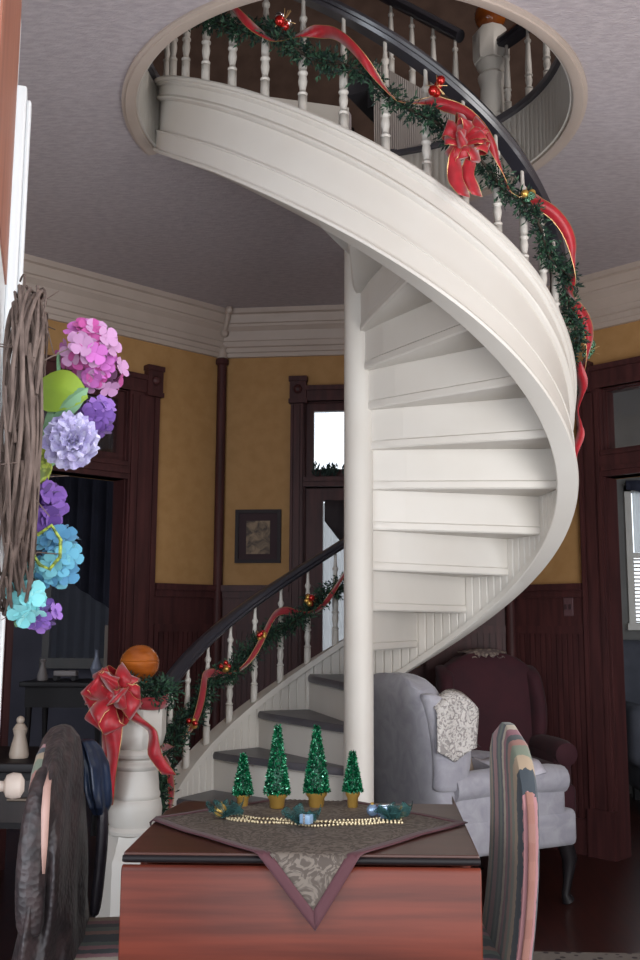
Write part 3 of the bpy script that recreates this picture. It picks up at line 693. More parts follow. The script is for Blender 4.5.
for j in range(25):
    z = 2.75-j*.062; row = []
    for i in range(61):
        u = i/60; x = -2.45+.98*u; cut = 1.15+.55*(1-u)**1.3 if u < .8 else 1.1
        row.append((x, 3.5+.03*sin(i*.9), max(z, cut+.0*j)))
    P.append(row)
o.grid(P); tag(o.build('curtain', DCUR, solid=.01), 'dark navy drawn curtain at the window seen through the left doorway', 'curtain')
o = MB(); o.grid([[(-2.4+.8*i/50, 3.58+.012*sin(i*1.2), z) for i in range(51)] for z in (1.75, 1.3, .96)]); tag(o.build('net_curtain', translucent('dim_net', rgb(110, 112, 124), .85)), 'dim grey net curtain under the navy curtain at left', 'curtain')
# desk by the left wall with bits on it
t = thing('writing_desk', 'small dark writing desk standing behind the quilted coat at far left', 'desk', (-1.42, -.1, 0))
b = MB(); b.rbox((-1.42, -.1, .70), (.55, .5, .035), .006); b.build('desktop', BLACKW, t)
b = MB(); b.box((-1.42, -.1, .58), (.5, .44, .2)); bd = b.build('case', BLACKW, t, smooth=False)
b = MB(); b.box((-1.42, -.325, .58), (.44, .02, .15)); dw = b.build('drawer', DARKW, t, smooth=False)
b = MB(); b.tube([(-1.28, -.335, .60), (-1.28, -.36, .59), (-1.18, -.36, .59), (-1.18, -.335, .60)], .006, 6); b.build('handle', mat('old_brass', rgb(110, 96, 84), .5, metal=.5), dw)
for sx in (-.22, .22):
    for sy in (-.19, .19): b = MB(); b.lathe([(.014, 0), (.016, .02), (.026, .45), (.026, .5)], (-1.42+sx, -.1+sy, 0), 8); b.build('leg', BLACKW, t)
t = thing('china_figurine', 'small white figurine on the dark desk at far left', 'figurine', (-1.30, -.2, .7175))
b = MB(); b.lathe([(.035, .7175), (.038, .73), (.03, .77), (.022, .80), (.028, .825), (.015, .845)], (-1.30, -.2, 0), 14); b.build('body', mat('china', rgb(186, 170, 156), .4), t)
b = MB(); b.ball((-1.30, -.2, .858), .016, 12); b.build('head', mat('china', (0, 0, 0, 1)), t)

# ------------------------------------------------------------------ picture, switch plate, sprigs on the transom
t = thing('framed_picture', 'small dark framed picture hanging on the mustard back wall', 'picture', WB.p(.257, 0, 1.6))
s0, s1, z0, z1 = .114, .401, 1.599, 1.930
b = MB()
for q in ((s0, s0+.022, z0, z1), (s1-.022, s1, z0, z1), (s0+.022, s1-.022, z0, z0+.022), (s0+.022, s1-.022, z1-.022, z1)): WB.box(b, q[0], q[1], 0.001, .022, q[2], q[3])
b.build('frame', mat('frame_black', rgb(38, 30, 34), .7), t, smooth=False)
b = MB(); WB.box(b, s0+.02, s1-.02, .002, .010, z0+.02, z1-.02); b.build('mat_board', mat('mat_plum', rgb(60, 45, 50), .9), t, smooth=False)
b = MB(); WB.box(b, .184, .332, .009, .013, 1.655, 1.86); b.build('print', mat('old_print', rgb(142, 122, 100), .7, col2=rgb(74, 64, 58), scale=17, distort=1.0, ramp=(.4, .62)), t, smooth=False)
t = thing('switch_plate', 'dark switch plate on the wainscot beside the right doorway', 'switch plate', WR.p(.395, .03, 1.33))
b = MB(); WR.box(b, .362, .424, .018, .026, 1.28, 1.384); b.build('plate', mat('plate_brown', rgb(92, 66, 70), .4), t, smooth=False, bevel=.003)
for ds in (-.014, .014): b = MB(); c = WR.p(.393+ds, .03, 1.332); WR.box(b, .393+ds-.005, .393+ds+.005, .026, .034, 1.318, 1.346); b.build('toggle', mat('plate_toggle', rgb(60, 42, 46), .4), t, smooth=False)
for k, (sa, hh) in enumerate(((.615, .13), (.665, .085), (.70, .115), (.735, .10), (.80, .10), (.86, .11))):
    o = MB(); base = WB.p(sa, .012, 2.13); 
    for j in range(46):
        d = Vector((RND(-.6, .6), RND(-.3, .3), 1)); o.leaf(base+Vector((RND(-.018, .018), RND(-.01, .01), RND(0, hh*.6))), d, RND(.018, .034), .006, rvec())
    o.tube([base, base+Vector((0, 0, hh*.8))], .003, 5)
    tag(o.build('greenery_sprig', PINE2), ('green sprig standing at the foot of the bright back transom window, %s' % ('leftmost and tallest', 'second from left', 'third from left', 'fourth from left', 'fifth from left', 'rightmost, behind the column')[k]), 'sprig', 'sprigs along the transom bar')
b = MB()
WB.box(b, .595, 1.26, 0.0, .034, 2.118, 2.13); struct(b.build('trim_17', WOOD, smooth=False))
# curtains in the back door glass
o = MB(); P = [[WB.p(.66+.5*i/50, -.022+.007*sin(i*1.3), z) for i in range(51)] for z in (1.97, 1.5, .97)]
o.grid(P); tag(o.build('lace_curtain', SHEER), 'white lace curtain hanging on the glass of the back door', 'curtain')
o = MB(); P = []
for i in range(31):
    u = i/30; zb = 1.62+.3*(abs(u-.45)/.55)**1.2 if u < .45 else 1.62+.3*((u-.45)/.55)**1.2
    P.append([WB.p(.672+.46*u, .004+.014*sin(i*.8+q*2), 1.985-(1.985-zb)*q) for q in (0, .33, .66, 1)])
o.grid(P); tag(o.build('door_swag', mat('black_swag', rgb(42, 34, 38), .8), solid=.006), 'dark swag draped across the top of the back door glass', 'swag')

# ------------------------------------------------------------------ drop-leaf table
t = thing('drop_leaf_table', 'reddish polished drop leaf table in front of the staircase', 'table', (-.117, -1.56, 0))
TX0, TX1, TY0, TY1 = -.498, .254, -1.862, -1.255
b = MB(); b.prism([(TX0, TY0), (TX1, TY0+.012), (TX1+.012, TY1+.16), (TX1+.002, TY1), (TX0+.02, TY1), (TX0-.002, TY1+.06-.2)], .728, .75); b.build('tabletop', TABTOP, t, smooth=False, bevel=.005)
b = MB(); b.tube([(TX0, TY0-.003, .738), (TX1, TY0+.009, .738)], .007, 10); b.build('rule_joint', BLACKW, t)
b = MB()
prf = [(-.002, .727), (-.009, .724), (-.014, .715), (-.014, .42), (-.006, .405), (.006, .405), (.010, .42), (.010, .715)]
b.loft([[Vector((TX0-.001, TY0+o_, z)) for o_, z in prf], [Vector((TX1+.001, TY0+.012+o_, z)) for o_, z in prf]]); b.build('leaf', TABLE, t, bevel=.003)
b = MB(); b.loft([[Vector((TX0+.03, TY1+.012-o_, z)) for o_, z in prf], [Vector((TX1-.01, TY1+.012-o_, z)) for o_, z in prf]]); b.build('leaf', TABLE, t)
b = MB(); b.box((-.117, -1.555, .675), (.64, .46, .1)); b.build('apron', TABLE, t, smooth=False)
for sx in (-.33, .33):
    for sy in (-.24, .25):
        b = MB(); b.lathe([(.018, 0), (.022, .02), (.017, .05), (.024, .2), (.027, .4), (.018, .44), (.025, .46), (.018, .5), (.028, .53), (.028, .73)], (-.117+sx, -1.555+sy, 0), 14); b.build('leg', TABLE, t)
# diamond-laid cloth with a plum border
CC = Vector((-.128, -1.53)); HD = .392
yf = TY0-.012
def cl(x, y):
    z = .7535; fx = TX0
    yy = y
    if y < yf: z -= (yf-y)*1.12; yy = yf-.006-.012*min(1, (yf-y)*8)
    if y > TY1+.004: z -= (y-TY1-.004); yy = TY1+.014
    xx = x
    if x < TX0-.004: z -= (TX0-.004-x); xx = TX0-.012
    return Vector((xx, yy, z+.0012*sin(x*23)*sin(y*19)+.001))
def dia(u, v, k=1): return cl(CC.x+HD*k*(u-v)*.5+(.055*max(0, -(u+v)*.5*k-.3)), CC.y+(HD+.085 if (u+v) < 0 else HD)*k*(u+v)*.5)
b = MB(); n = 56
P = [[dia(-1+2*i/n, -1+2*j/n, .93) for j in range(n+1)] for i in range(n+1)]; b.grid(P)
cloth = b.build('table_cloth', CLOTH, None, solid=.002); tag(cloth, 'paisley cloth with a plum border laid diamond-wise over the table', 'tablecloth')
b = MB()
def edge(k, q):
    q = q % 4; i = int(q); f = q-i; c = [(-1, -1), (1, -1), (1, 1), (-1, 1)]; a_, e_ = c[i], c[(i+1) % 4]
    return dia(a_[0]+(e_[0]-a_[0])*f, a_[1]+(e_[1]-a_[1])*f, k)
b.grid([[edge(k, 4*i/160)+Vector((0, 0, .0008)) for i in range(161)] for k in (.925, .95, .975, 1.0)]); b.build('border', BORD, cloth, solid=.003)
# four tinsel trees
def tree(px, base_y, H, R, lab, pot_h=.038, yy=-1.35):
    x = px; t = thing('tinsel_tree', lab, 'tree', (x, yy, .7555), group='tinsel trees on the table')
    b = MB(); b.lathe([(R*.46, 0), (R*.52, .004), (R*.56, pot_h*.6), (R*.74, pot_h*.8), (R*.76, pot_h), (R*.6, pot_h), (R*.6, pot_h*.9)], seg=18); b.build('pot', GOLD, t, local=True)
    b = MB(); b.mi = 2; b.lathe([(R*.5, pot_h*.92), (R*.8, pot_h+.012), (R*.45, pot_h+H*.5), (R*.08, pot_h+H*.92), (.002, pot_h+H*.97)], seg=16)
    N = int(3200*R/.04)
    for k in range(N):
        u = RND(0, 1)**1.35; a = RND(0, 2*pi); rr = R*(1-u)*1.0+.003; z = pot_h+.002+H*u; d = Vector((cos(a), sin(a), RND(-.7, .9))); q = random.random(); b.mi = 1 if q < .10 else (2 if q < .45 else 0)
        b.leaf(Vector((cos(a)*rr*.76, sin(a)*rr*.76, z)), d+rvec(.8), RND(.005, .0105), .0021, rvec())
    b.mi = 0; b.build('foliage', [TREE, TREE2, mat('deep_tinsel', rgb(10, 62, 44), .4, metal=.4)], t, local=True, smooth=False); return t
tree(-.305, 0, .098, .027, 'green tinsel tree in a gold pot, leftmost and small', .03)
tree(-.213, 0, .170, .037, 'tall green tinsel tree in a gold pot, second from left', .036, -1.37)
tree(-.111, 0, .166, .038, 'tall green tinsel tree in a gold pot, third from left', .038, -1.35)
tree(-.016, 0, .098, .026, 'green tinsel tree in a gold pot, rightmost and small', .04, -1.35)
def tpt(px, py, z=.762): 
    k = (1.2296-z)/((py-627)/976); return Vector(((px-355)/976*k*1.0, k-4.003, z))
b = MB()
rowp = [(228, 813), (260, 816), (300, 817), (350, 816), (398, 814)]
pp = [tpt(*q, .7585) for q in rowp]; L_ = 0
for st in range(4):
    cnt = RND(0, 9)
    for a_, c_ in zip(pp, pp[1:]):
        m_ = int((c_-a_).length/.0088)
        for k in range(m_):
            cnt += 1; b.ball(a_.lerp(c_, k/m_)+Vector((.005*sin(cnt*.37), .016*st-.012+.012*sin(cnt*.16+st*2.1)+.006*sin(cnt*.41), 0)), .0034, 6)
tag(b.build('bead_garland', mat('pearl_gold', rgb(222, 204, 168), .25, metal=.5)), 'string of pale gold beads lying around the pots of the tinsel trees', 'beads')
def puff(name, c, R, lab, seed):
    random.seed(seed); t = thing(name, lab, 'ribbon', c)
    for k in range(7):
        a = k*2*pi/7+RND(-.4, .4); pts = []; wd = []; Rk = R*RND(.7, 1.05); hk = RND(.35, .9)
        for i in range(13):
            u = i/12; l = Rk*sin(pi*u)**.8*1.2; pts.append(Vector(c)+Vector((cos(a+.5*u)*l, sin(a+.5*u)*l*.6, .004+Rk*hk*(sin(pi*u)**.7)*(1 if u < .6 else .6)+.004*sin(u*14+k)))); wd.append(Vector((-sin(a), cos(a), .7*sin(k*1.7+u*2))))
        b = MB(); b.strip(pts, wd, R*.55); b.build('loop', TEALS, t, solid=.0006)
    return t
puff('organza_ribbon', tpt(226, 812), .042, 'sheer teal ribbon puff around the gold bauble left of the trees', 11)
puff('organza_ribbon', tpt(300, 817), .042, 'sheer teal ribbon puff between the two tall trees', 12)
puff('organza_ribbon', tpt(388, 812), .042, 'sheer teal ribbon puff right of the trees', 13)
random.seed(21)
def bauble(c, r, m, lab, grp=None):
    t = thing('bauble', lab, 'bauble', Vector(c)-Vector((0, 0, r)), group=grp); b = MB(); b.ball(c, r, 16); b.build('ball', m, t)
    b = MB(); b.lathe([(r*.3, 0), (r*.3, r*.3), (r*.1, r*.35)], Vector(c)+Vector((0, 0, r*.92)), 10); b.build('cap', GOLD, t); return t
bauble(tpt(221, 806, .776), .017, GOLD, 'gold bauble in the ribbon left of the smallest left tree')
bauble(tpt(368, 804, .774), .015, mat('clear_blue', rgb(150, 176, 210), .1, metal=.5), 'icy blue bauble just right of the rightmost tinsel tree')
bauble(tpt(396, 806, .772), .013, GOLD, 'gold bauble at the right end of the bead string')
t = thing('gift_ornament', 'tiny silver blue gift box on the cloth right of the trees', 'ornament', tpt(381, 812, .755))
c = tpt(381, 812, .755); b = MB(); b.rbox(c+Vector((0, 0, .018)), (.034, .03, .03), .003, Matrix.Rotation(.4, 3, 'Z')); b.build('box', mat('ice_foil', rgb(160, 186, 220), .2, metal=.6), t)
b = MB(); b.box(c+Vector((0, 0, .0185)), (.036, .007, .032), Matrix.Rotation(.4, 3, 'Z')); b.build('ribbon', SILV, t, smooth=False)
t = thing('gift_ornament', 'tiny blue and white parcel in the ribbon between the tall trees', 'ornament', tpt(305, 816, .758))
c = tpt(305, 816, .765); b = MB(); b.rbox(c+Vector((0, -.02, .012)), (.028, .02, .022), .003, Matrix.Rotation(-.5, 3, 'Z')); b.build('box', mat('parcel_blue', rgb(130, 160, 190), .3), t)
b = MB(); b.box(c+Vector((0, -.02, .0125)), (.006, .022, .024), Matrix.Rotation(-.5, 3, 'Z')); b.build('ribbon', SILV, t, smooth=False)

# ------------------------------------------------------------------ striped dining chairs
SC_ = [rgb(*c) for c in ((88, 100, 92), (46, 54, 62), (146, 100, 106), (150, 106, 110), (46, 54, 62), (146, 128, 108), (104, 112, 98), (138, 98, 90), (56, 62, 66), (128, 76, 90), (176, 164, 146), (50, 60, 70))]
STR_B = stripes('stripe_back', 1, .30, SC_)
STR_S = stripes('stripe_seat', 1, .34, [SC_[i] for i in (1, 0, 2, 8, 2, 10, 5, 9, 1, 0, 7, 4)])
STR_F = stripes('stripe_skirt', 0, .21, [rgb(*c) for c in ((52, 66, 74), (206, 190, 160), (150, 84, 104), (200, 140, 70), (60, 96, 100), (216, 206, 186), (110, 60, 84), (150, 160, 140))])
EDGE = stripes('stripe_edge', 2, .16, [rgb(*c) for c in ((132, 90, 80), (136, 94, 84), (129, 87, 78), (134, 95, 86))])
def chair(loc, rz, lab):
    """upholstered chair: its seat points along local -x, the back stands at x = 0"""
    t = thing('dining_chair', lab, 'chair', loc, rz, group='striped dining chairs')
    b = MB(); b.rbox((-.22, 0, .435), (.43, .43, .10), .035); b.build('seat', STR_S, t, local=True)
    b = MB(); b.rbox((-.22, 0, .335), (.42, .42, .11), .01); b.build('skirt', STR_F, t, local=True)
    rings = []; b = MB()
    for i in range(19):
        u = i/18; z = .30+.69*u; xc = .012+.018*sin(pi*u)-.045*(1-u)**2+.012*u; hw = .214 if u < .76 else .214*sqrt(max(.0, 1-((u-.76)/.243)**2))+.0; th = .027*(1 if u < .9 else max(.35, 1-((u-.9)/.11)**2*.7))
        ring = []
        for k in range(20):
            a = 2*pi*k/20; cx, sy = cos(a), sin(a); ex = abs(cx)**.5*(1 if cx >= 0 else -1); ey = abs(sy)**.32*(1 if sy >= 0 else -1); ring.append(Vector((xc+ex*th, ey*max(hw, .02), z)))
        rings.append(ring)
    b.loft(rings); bk = b.build('backrest', STR_B, t, local=True)
    for sgn in (-1, 1):
        b = MB(); P = []
        for i in range(19):
            u = i/18; z = .31+.655*u; xc = .012+.018*sin(pi*u)-.045*(1-u)**2+.012*u; hw = .2145 if u < .76 else .2145*sqrt(max(0, 1-((u-.76)/.243)**2)); P.append([Vector((xc+q*.008, sgn*(hw+.004-abs(q)*.002), z)) for q in (-1, -.5, 0, .5, 1)])
        b.grid(P); e = b.build('edge_band', EDGE, bk, local=True, solid=.004); e['label'] = 'peach striped edge of the back'
    for sx, sy in ((-.4, -.19), (-.4, .19), (-.03, -.19), (-.03, .19)):
        b = MB(); b.lathe([(.016, 0), (.018, .02), (.024, .26), (.024, .3)], (sx, sy, 0), 8, rot=pi/4); b.build('leg', DARKW, t, local=True)
    return t
chair((.342, -1.53, 0), radians(2), 'striped upholstered dining chair at the right end of the table, tall back in profile')
lch = chair((-.735, -1.53, 0), radians(190), 'striped upholstered dining chair at the left end of the table, under the coats'); lch.scale = (1, 1, .965)
# coats over the left chair
def garment(rows, y0, dy, seedv, fold, n=40):
    random.seed(seedv); rings = []
    for (z, xa, xb, dpt) in rows:
        cx, hw = (xa+xb)/2-.045, (xb-xa)*.45; ring = []
        for k in range(n):
            a = 2*pi*k/n; f = 1+fold*sin(a*5+z*9)+fold*.7*sin(a*9-z*14+1); ring.append(Vector((cx+cos(a)*hw*f, y0+sin(a)*dpt*f+dy*(rows[0][0]-z), z)))
        rings.append(ring)
    return rings
def dense(rows, m=5):
    out = []
    for a_, c_ in zip(rows, rows[1:]):
        for i in range(m): u = i/m; out.append(tuple(p+(q-p)*u for p, q in zip(a_, c_)))
    return out+[rows[-1]]
t = thing('quilted_coat', 'long dark brown quilted coat draped over the back of the left chair', 'coat', (-.735, -1.53, .42))
def bh(z):
    u = (z+.034*(z > .6)-.30)/.69; return .214 if u < .76 else .214*sqrt(max(0, 1-((min(u, 1)-.76)/.243)**2))
rows = []
for z, xa, xb, ex in ((0.978, -.70, -.69, -.01), (0.972, -.722, -.668, .01), (0.949, -.738, -.650, .022), (.92, -.742, -.645, .026), (.88, -.745, -.64, .03), (.83, -.748, -.638, .032), (.74, -.752, -.634, .036), (.65, -.758, -.628, .04), (.55, -.77, -.62, .045), (.42, -.785, -.608, .05), (.22, -.80, -.60, .055)):
    rows.append((z, xa, xb, bh(z)*.98+ex))
b = MB(); b.loft(garment(dense(rows), -1.53, 0, 3, .075, 96)); b.build('body', COAT, t, subsurf=1); t.rotation_euler.z = radians(8)
b = MB()
sl = [(-.706, -1.66, .905), (-.708, -1.73, .86), (-.712, -1.755, .79), (-.716, -1.762, .69), (-.712, -1.765, .60), (-.708, -1.765, .54)]
b.tube([(x-.045, y, z) for x, y, z in sl], [.018, .025, .030, .034, .033, .030], 14, flat=.85); b.build('sleeve', COAT, t, subsurf=1)
b = MB(); b.strip([(-.733, -1.705, .90), (-.729, -1.78, .865), (-.727, -1.80, .82), (-.725, -1.805, .75), (-.723, -1.81, .69)], Vector((1, .1, 0)), [.008, .016, .018, .014, .006]); o = b.build('lining', COATL, t, solid=.004); o['label'] = 'pale pink satin lining'
for z in (.47, .395): b = MB(); b.lathe([(.011, 0), (.012, .004), (.006, .007)], (-.67, -1.775, z), 12, R=Matrix.Rotation(pi/2, 3, 'X')); b.build('snap', GOLD, t)
t = thing('navy_jacket', 'shiny navy jacket hanging between the quilted coat and the newel post', 'jacket', (-.63, -1.40, .6))
b = MB(); b.loft(garment(dense([(.93, -.69, -.64, .03), (.91, -.68, -.62, .05), (.87, -.665, -.60, .065), (.81, -.655, -.59, .07), (.77, -.64, -.588, .06), (.745, -.63, -.60, .03)]), -1.43, 0, 5, .13)); b.build('body', NAVY, t, subsurf=1)
b = MB(); b.tube([(-.655, -1.44, .80), (-.65, -1.44, .70), (-.652, -1.45, .62), (-.655, -1.46, .55), (-.66, -1.46, .50)], [.022, .027, .024, .026, .02], 10, flat=.6); b.build('sleeve', mat('navy_dark', rgb(40, 36, 44), .5, bump=.4, bscale=24), t, subsurf=1)

# ------------------------------------------------------------------ wing armchairs
def wing_chair(name, lab, loc, rz, m, W=.62, D=.70, H=1.0, feet=True, arm=.60):
    t = thing('wing_armchair', lab, 'armchair', loc, rz)
    hw = W/2
    b = MB(); b.rbox((D*.52, 0, .34), (D*.96, W*.98, .16), .03); b.build('base', m, t, local=True)
    b = MB(); b.rbox((D*.58, 0, .465), (D*.86, W-.2, .13), .04); b.build('seat_cushion', m, t, local=True)
    # back: leaning slab with a crowned top
    b = MB(); rings = []
    for i in range(15):
        u = i/14; z = .27+(H-.27)*u; xo = .06-.075*u*u-.03*u; hwz = hw*(.93 if u < .85 else .93*sqrt(max(.02, 1-((u-.85)/.16)**2*.8))); th = .075*(1 if u < .9 else (1-((u-.9)/.11)**2*.6)); ring = []
        for k in range(24):
            a = 2*pi*k/24; cx, sy = cos(a), sin(a); ring.append(Vector((xo+abs(cx)**.6*(1 if cx > 0 else -1)*th, abs(sy)**.4*(1 if sy > 0 else -1)*hwz, z+(.03*(1-(sy)**2) if u > .9 else 0))))
        rings.append(ring)
    b.loft(rings); b.build('backrest', m, t, local=True, subsurf=1)
    for sg in (-1, 1):
        # rolled arm with its side panel
        b = MB(); y = sg*(hw-.06)
        b.rbox((D*.50, y, .44), (D*.84, .10, .30), .03)
        pts = [(.06+(D*.86)*u, y+sg*.012, arm-.055+.012*sin(pi*u)) for u in (0, .15, .35, .6, .85, .97, 1.0)]; b.tube(pts, [.06, .062, .062, .063, .066, .06, .03], 16); b.build('armrest', m, t, local=True)
        # wing: swelling panel from the arm up to the top of the back
        b = MB(); rings = []
        for i in range(13):
            u = i/12; z = arm-.07+(H-.055-arm+.07)*u; dep = (.15+.045*sin(pi*min(1, u*1.1))) if u < .8 else (.175)*sqrt(max(.03, 1-((u-.8)/.21)**2)); x0 = -.03-.06*u*u; ring = []
            for k in range(16):
                a = 2*pi*k/16; cx, sy = cos(a), sin(a); ring.append(Vector((x0+dep/2+abs(cx)**.7*(1 if cx > 0 else -1)*dep/2, sg*(hw-.05+.014*sin(pi*u))+sy*.045, z)))
            rings.append(ring)
        b.loft(rings); b.build('wing', m, t, local=True, subsurf=1)
    for sx, sy, cab in ((D*.94, -hw+.06, 1), (D*.94, hw-.06, 1), (.06, -hw+.06, 0), (.06, hw-.06, 0)):
        b = MB()
        if cab: b.tube([(sx, sy, .28), (sx+.03, sy, .2), (sx+.015, sy, .1), (sx, sy, .05), (sx+.015, sy, .02)], [.04, .036, .02, .018, .03], 10)
        else: b.tube([(sx, sy, .28), (sx-.02, sy, .12), (sx-.04, sy, .0)], [.028, .022, .02], 8)
        b.build('leg', BLACKW, t, local=True)
    return t
PA = wing_chair('wing_armchair', 'pale damask wing armchair with a lace cover beside the stair column', (.205, .47, 0), radians(30), PALEF, .62, .72, 1.0)
BA = wing_chair('wing_armchair', 'dark burgundy wing armchair standing behind the pale armchair', (.73, 1.66, 0), radians(-78), BURG, .60, .50, 1.06, arm=.62)
def on_chair(o, A): o.matrix_basis = Matrix.Translation(A.location) @ Matrix.Rotation(A.rotation_euler.z, 4, 'Z'); return o
# lace cover over the pale chair's near wing
b = MB(); P = []; hw = .31
for i in range(22):
    u = i/21; row = []
    for j in range(16):
        v = j/15; z = 1.0-.30*u-.06*sin(v*pi*1.0)*u+.012*sin(v*28)*u*(1 if i == 21 else 0); x = -.05+.215*v*(1-.08*u)
        zt = arm_ = .945-((v-.5)/.5)**2*.06
        zz = zt-(zt-.66)*u*(1-.25*abs(v-.45)/.55); y = -(hw-.05+.014)-.052-.004*sin(v*9); 
        if i < 3: y += (.05 if i == 0 else (.018 if i == 1 else .004)); zz += (.012 if i == 0 else .006)
        row.append(Vector((x, y, zz)))
    P.append(row)
b.grid(P); lc = b.build('lace_antimacassar', LACE, solid=.004); tag(lc, 'cream lace cover hung over the near wing of the pale armchair', 'lace cover'); on_chair(lc, PA)
b = MB(); b.rbox((.20, -.03, .60), (.14, .30, .22), .06, Matrix.Rotation(-.3, 3, 'Y')); o = b.build('throw_pillow', mat('tan_pillow', rgb(150, 134, 120), .85, col2=rgb(132, 116, 104), scale=30)); tag(o, 'small tan cushion leaning inside the pale armchair', 'cushion'); on_chair(o, PA)
t = thing('magazine', 'folded magazine with a blue and white cover on the arm of the pale armchair', 'magazine', (0, 0, 0)); t['_o'] = (0, 0, 0)
b = MB(); P = [[Vector((.26+.26*i/10, -.33+.19*j/8, .617+.016*sin(i*.7)*sin(j*.5+.4)-.03*max(0, (2-j))/2+.004*j)) for j in range(9)] for i in range(11)]; b.grid(P); b.build('pages', mat('paper', rgb(190, 186, 196), .7), t, solid=.006)
b = MB(); P = [[p+Vector((0, 0, .006)) for p in r[2:6]] for r in P[2:7]]; b.grid(P); b.build('cover', mat('blue_ink', rgb(74, 84, 150), .6, col2=rgb(170, 170, 190), scale=26), t, solid=.002)
on_chair(t, PA)
b = MB(); P = []
for i in range(9):
    row = []
    for j in range(15):
        v = j/14*2-1; u = i/8; row.append(Vector((-.085+.10*u+(.0 if u < .6 else .02*(u-.6)), .15*v*(1-.3*u), 1.093-.02*v*v-(.10*(u-.62) if u > .62 else 0)-.012*cos(j*2.2)*(u > .9))))
    P.append(row)
b.grid(P); o = b.build('lace_doily', mat('doily', rgb(150, 136, 124), .85, col2=rgb(96, 84, 82), scale=50, kind='voronoi', ramp=(.2, .6)), solid=.004); tag(o, 'tan lace doily on the top of the burgundy armchair', 'doily'); on_chair(o, BA)
o = MB(); o.rbox((1.2, -.42, .006), (1.5, .7, .012), .004); rug = o.build('patterned_rug', mat('rug_dark', rgb(54, 44, 46), .9, col2=rgb(112, 104, 98), scale=26, kind='voronoi', ramp=(.25, .32)), smooth=False); tag(rug, 'dark patterned rug on the floor at lower right', 'rug')

# ------------------------------------------------------------------ Christmas garlands, ribbons, bows
def gpath(s, off, r, wob=0): 
    z = (s+off)*RISE; return cyl(r+.012*sin(s*7.1+wob), s, z+.018*sin(s*5.3+wob))
def garland(name, lab, pts, R, seedv, per=210):
    random.seed(seedv); t = thing(name, lab, 'garland', pts[0]); b = MB(); b.tube(pts, .006, 5); b.build('stem', STEMW, t)
    b = MB()
    for a_, c_ in zip(pts, pts[1:]):
        a_, c_ = Vector(a_), Vector(c_); ax = (c_-a_); ln = ax.length; k = max(1, int(ln*per)); ax.normalize()
        for i in range(k):
            p = a_.lerp(c_, random.random()); d = (rvec()+ax*RND(-.6, .6)); d = d-ax*d.dot(ax)*.3; d.normalize(); q = p+d*R*RND(.45, 1.1)
            nn = 8
            for j in range(nn):
                u = .15+.85*j/nn; e = p.lerp(q, u); b.mi = random.random() < .45
                b.leaf(e, d+rvec(.9), RND(.016, .028), .0038, rvec())
    b.mi = 0; b.build('foliage', [PINE, PINE2], t, smooth=False); return t
lowp = [Vector((NX+.10*cos(a), NY+.10*sin(a), .985+.0*a)) for a in [x*.5-2.6 for x in range(0, 9)]]+[gpath(.9+.18*k, 2.15-.03*k if k < 8 else 1.93, .79) for k in range(0, 34)]
garland('pine_garland', 'pine garland wound along the lower handrail from the newel post', lowp, .074, 31, 560)
upp = [gpath(9.2+.18*k, 1.85, .885) for k in range(0, 62)]
garland('pine_garland', 'pine garland swagged along the outside of the upper balusters', upp, .058, 32, 400)
def swag(name, lab, s0, s1, off, r, amp, rad, per, wdt, m, side=1, ph=0):
    pts, wd = [], []; n = int((s1-s0)*16)
    for i in range(n+1):
        s = s0+(s1-s0)*i/n; a = s*2*pi/per+ph
        pts.append(cyl(r+side*rad*max(-.25, cos(a)), s, (s+off)*RISE+amp*sin(a)))
        tw = 1.3*sin(a*1.0+.7); u = ang(s); wd.append(Vector((sin(u)*tw, cos(u)*tw, 1)))
    b = MB(); b.strip(pts, wd, wdt); o = b.build(name, m, solid=.0015); tag(o, lab, 'ribbon')
    # wired gold edges
    g = MB()
    for q in (-1, 1): g.tube([p+Vector(w_).normalized()*q*wdt/2 for p, w_ in zip(pts, wd)], .0014, 4)
    g.build('wire_edge', GOLDE, o); return o
swag('red_ribbon', 'wire edged red ribbon trailing along the upper garland', 9.6, 20.4, 2.1, .90, .055, .05, 1.55, .042, REDR, 1, .6)
swag('red_ribbon', 'red velvet ribbon trailing along the lower garland', 1.2, 7.2, 2.1, .775, .06, .04, 1.7, .036, REDV, -1, 1.0)
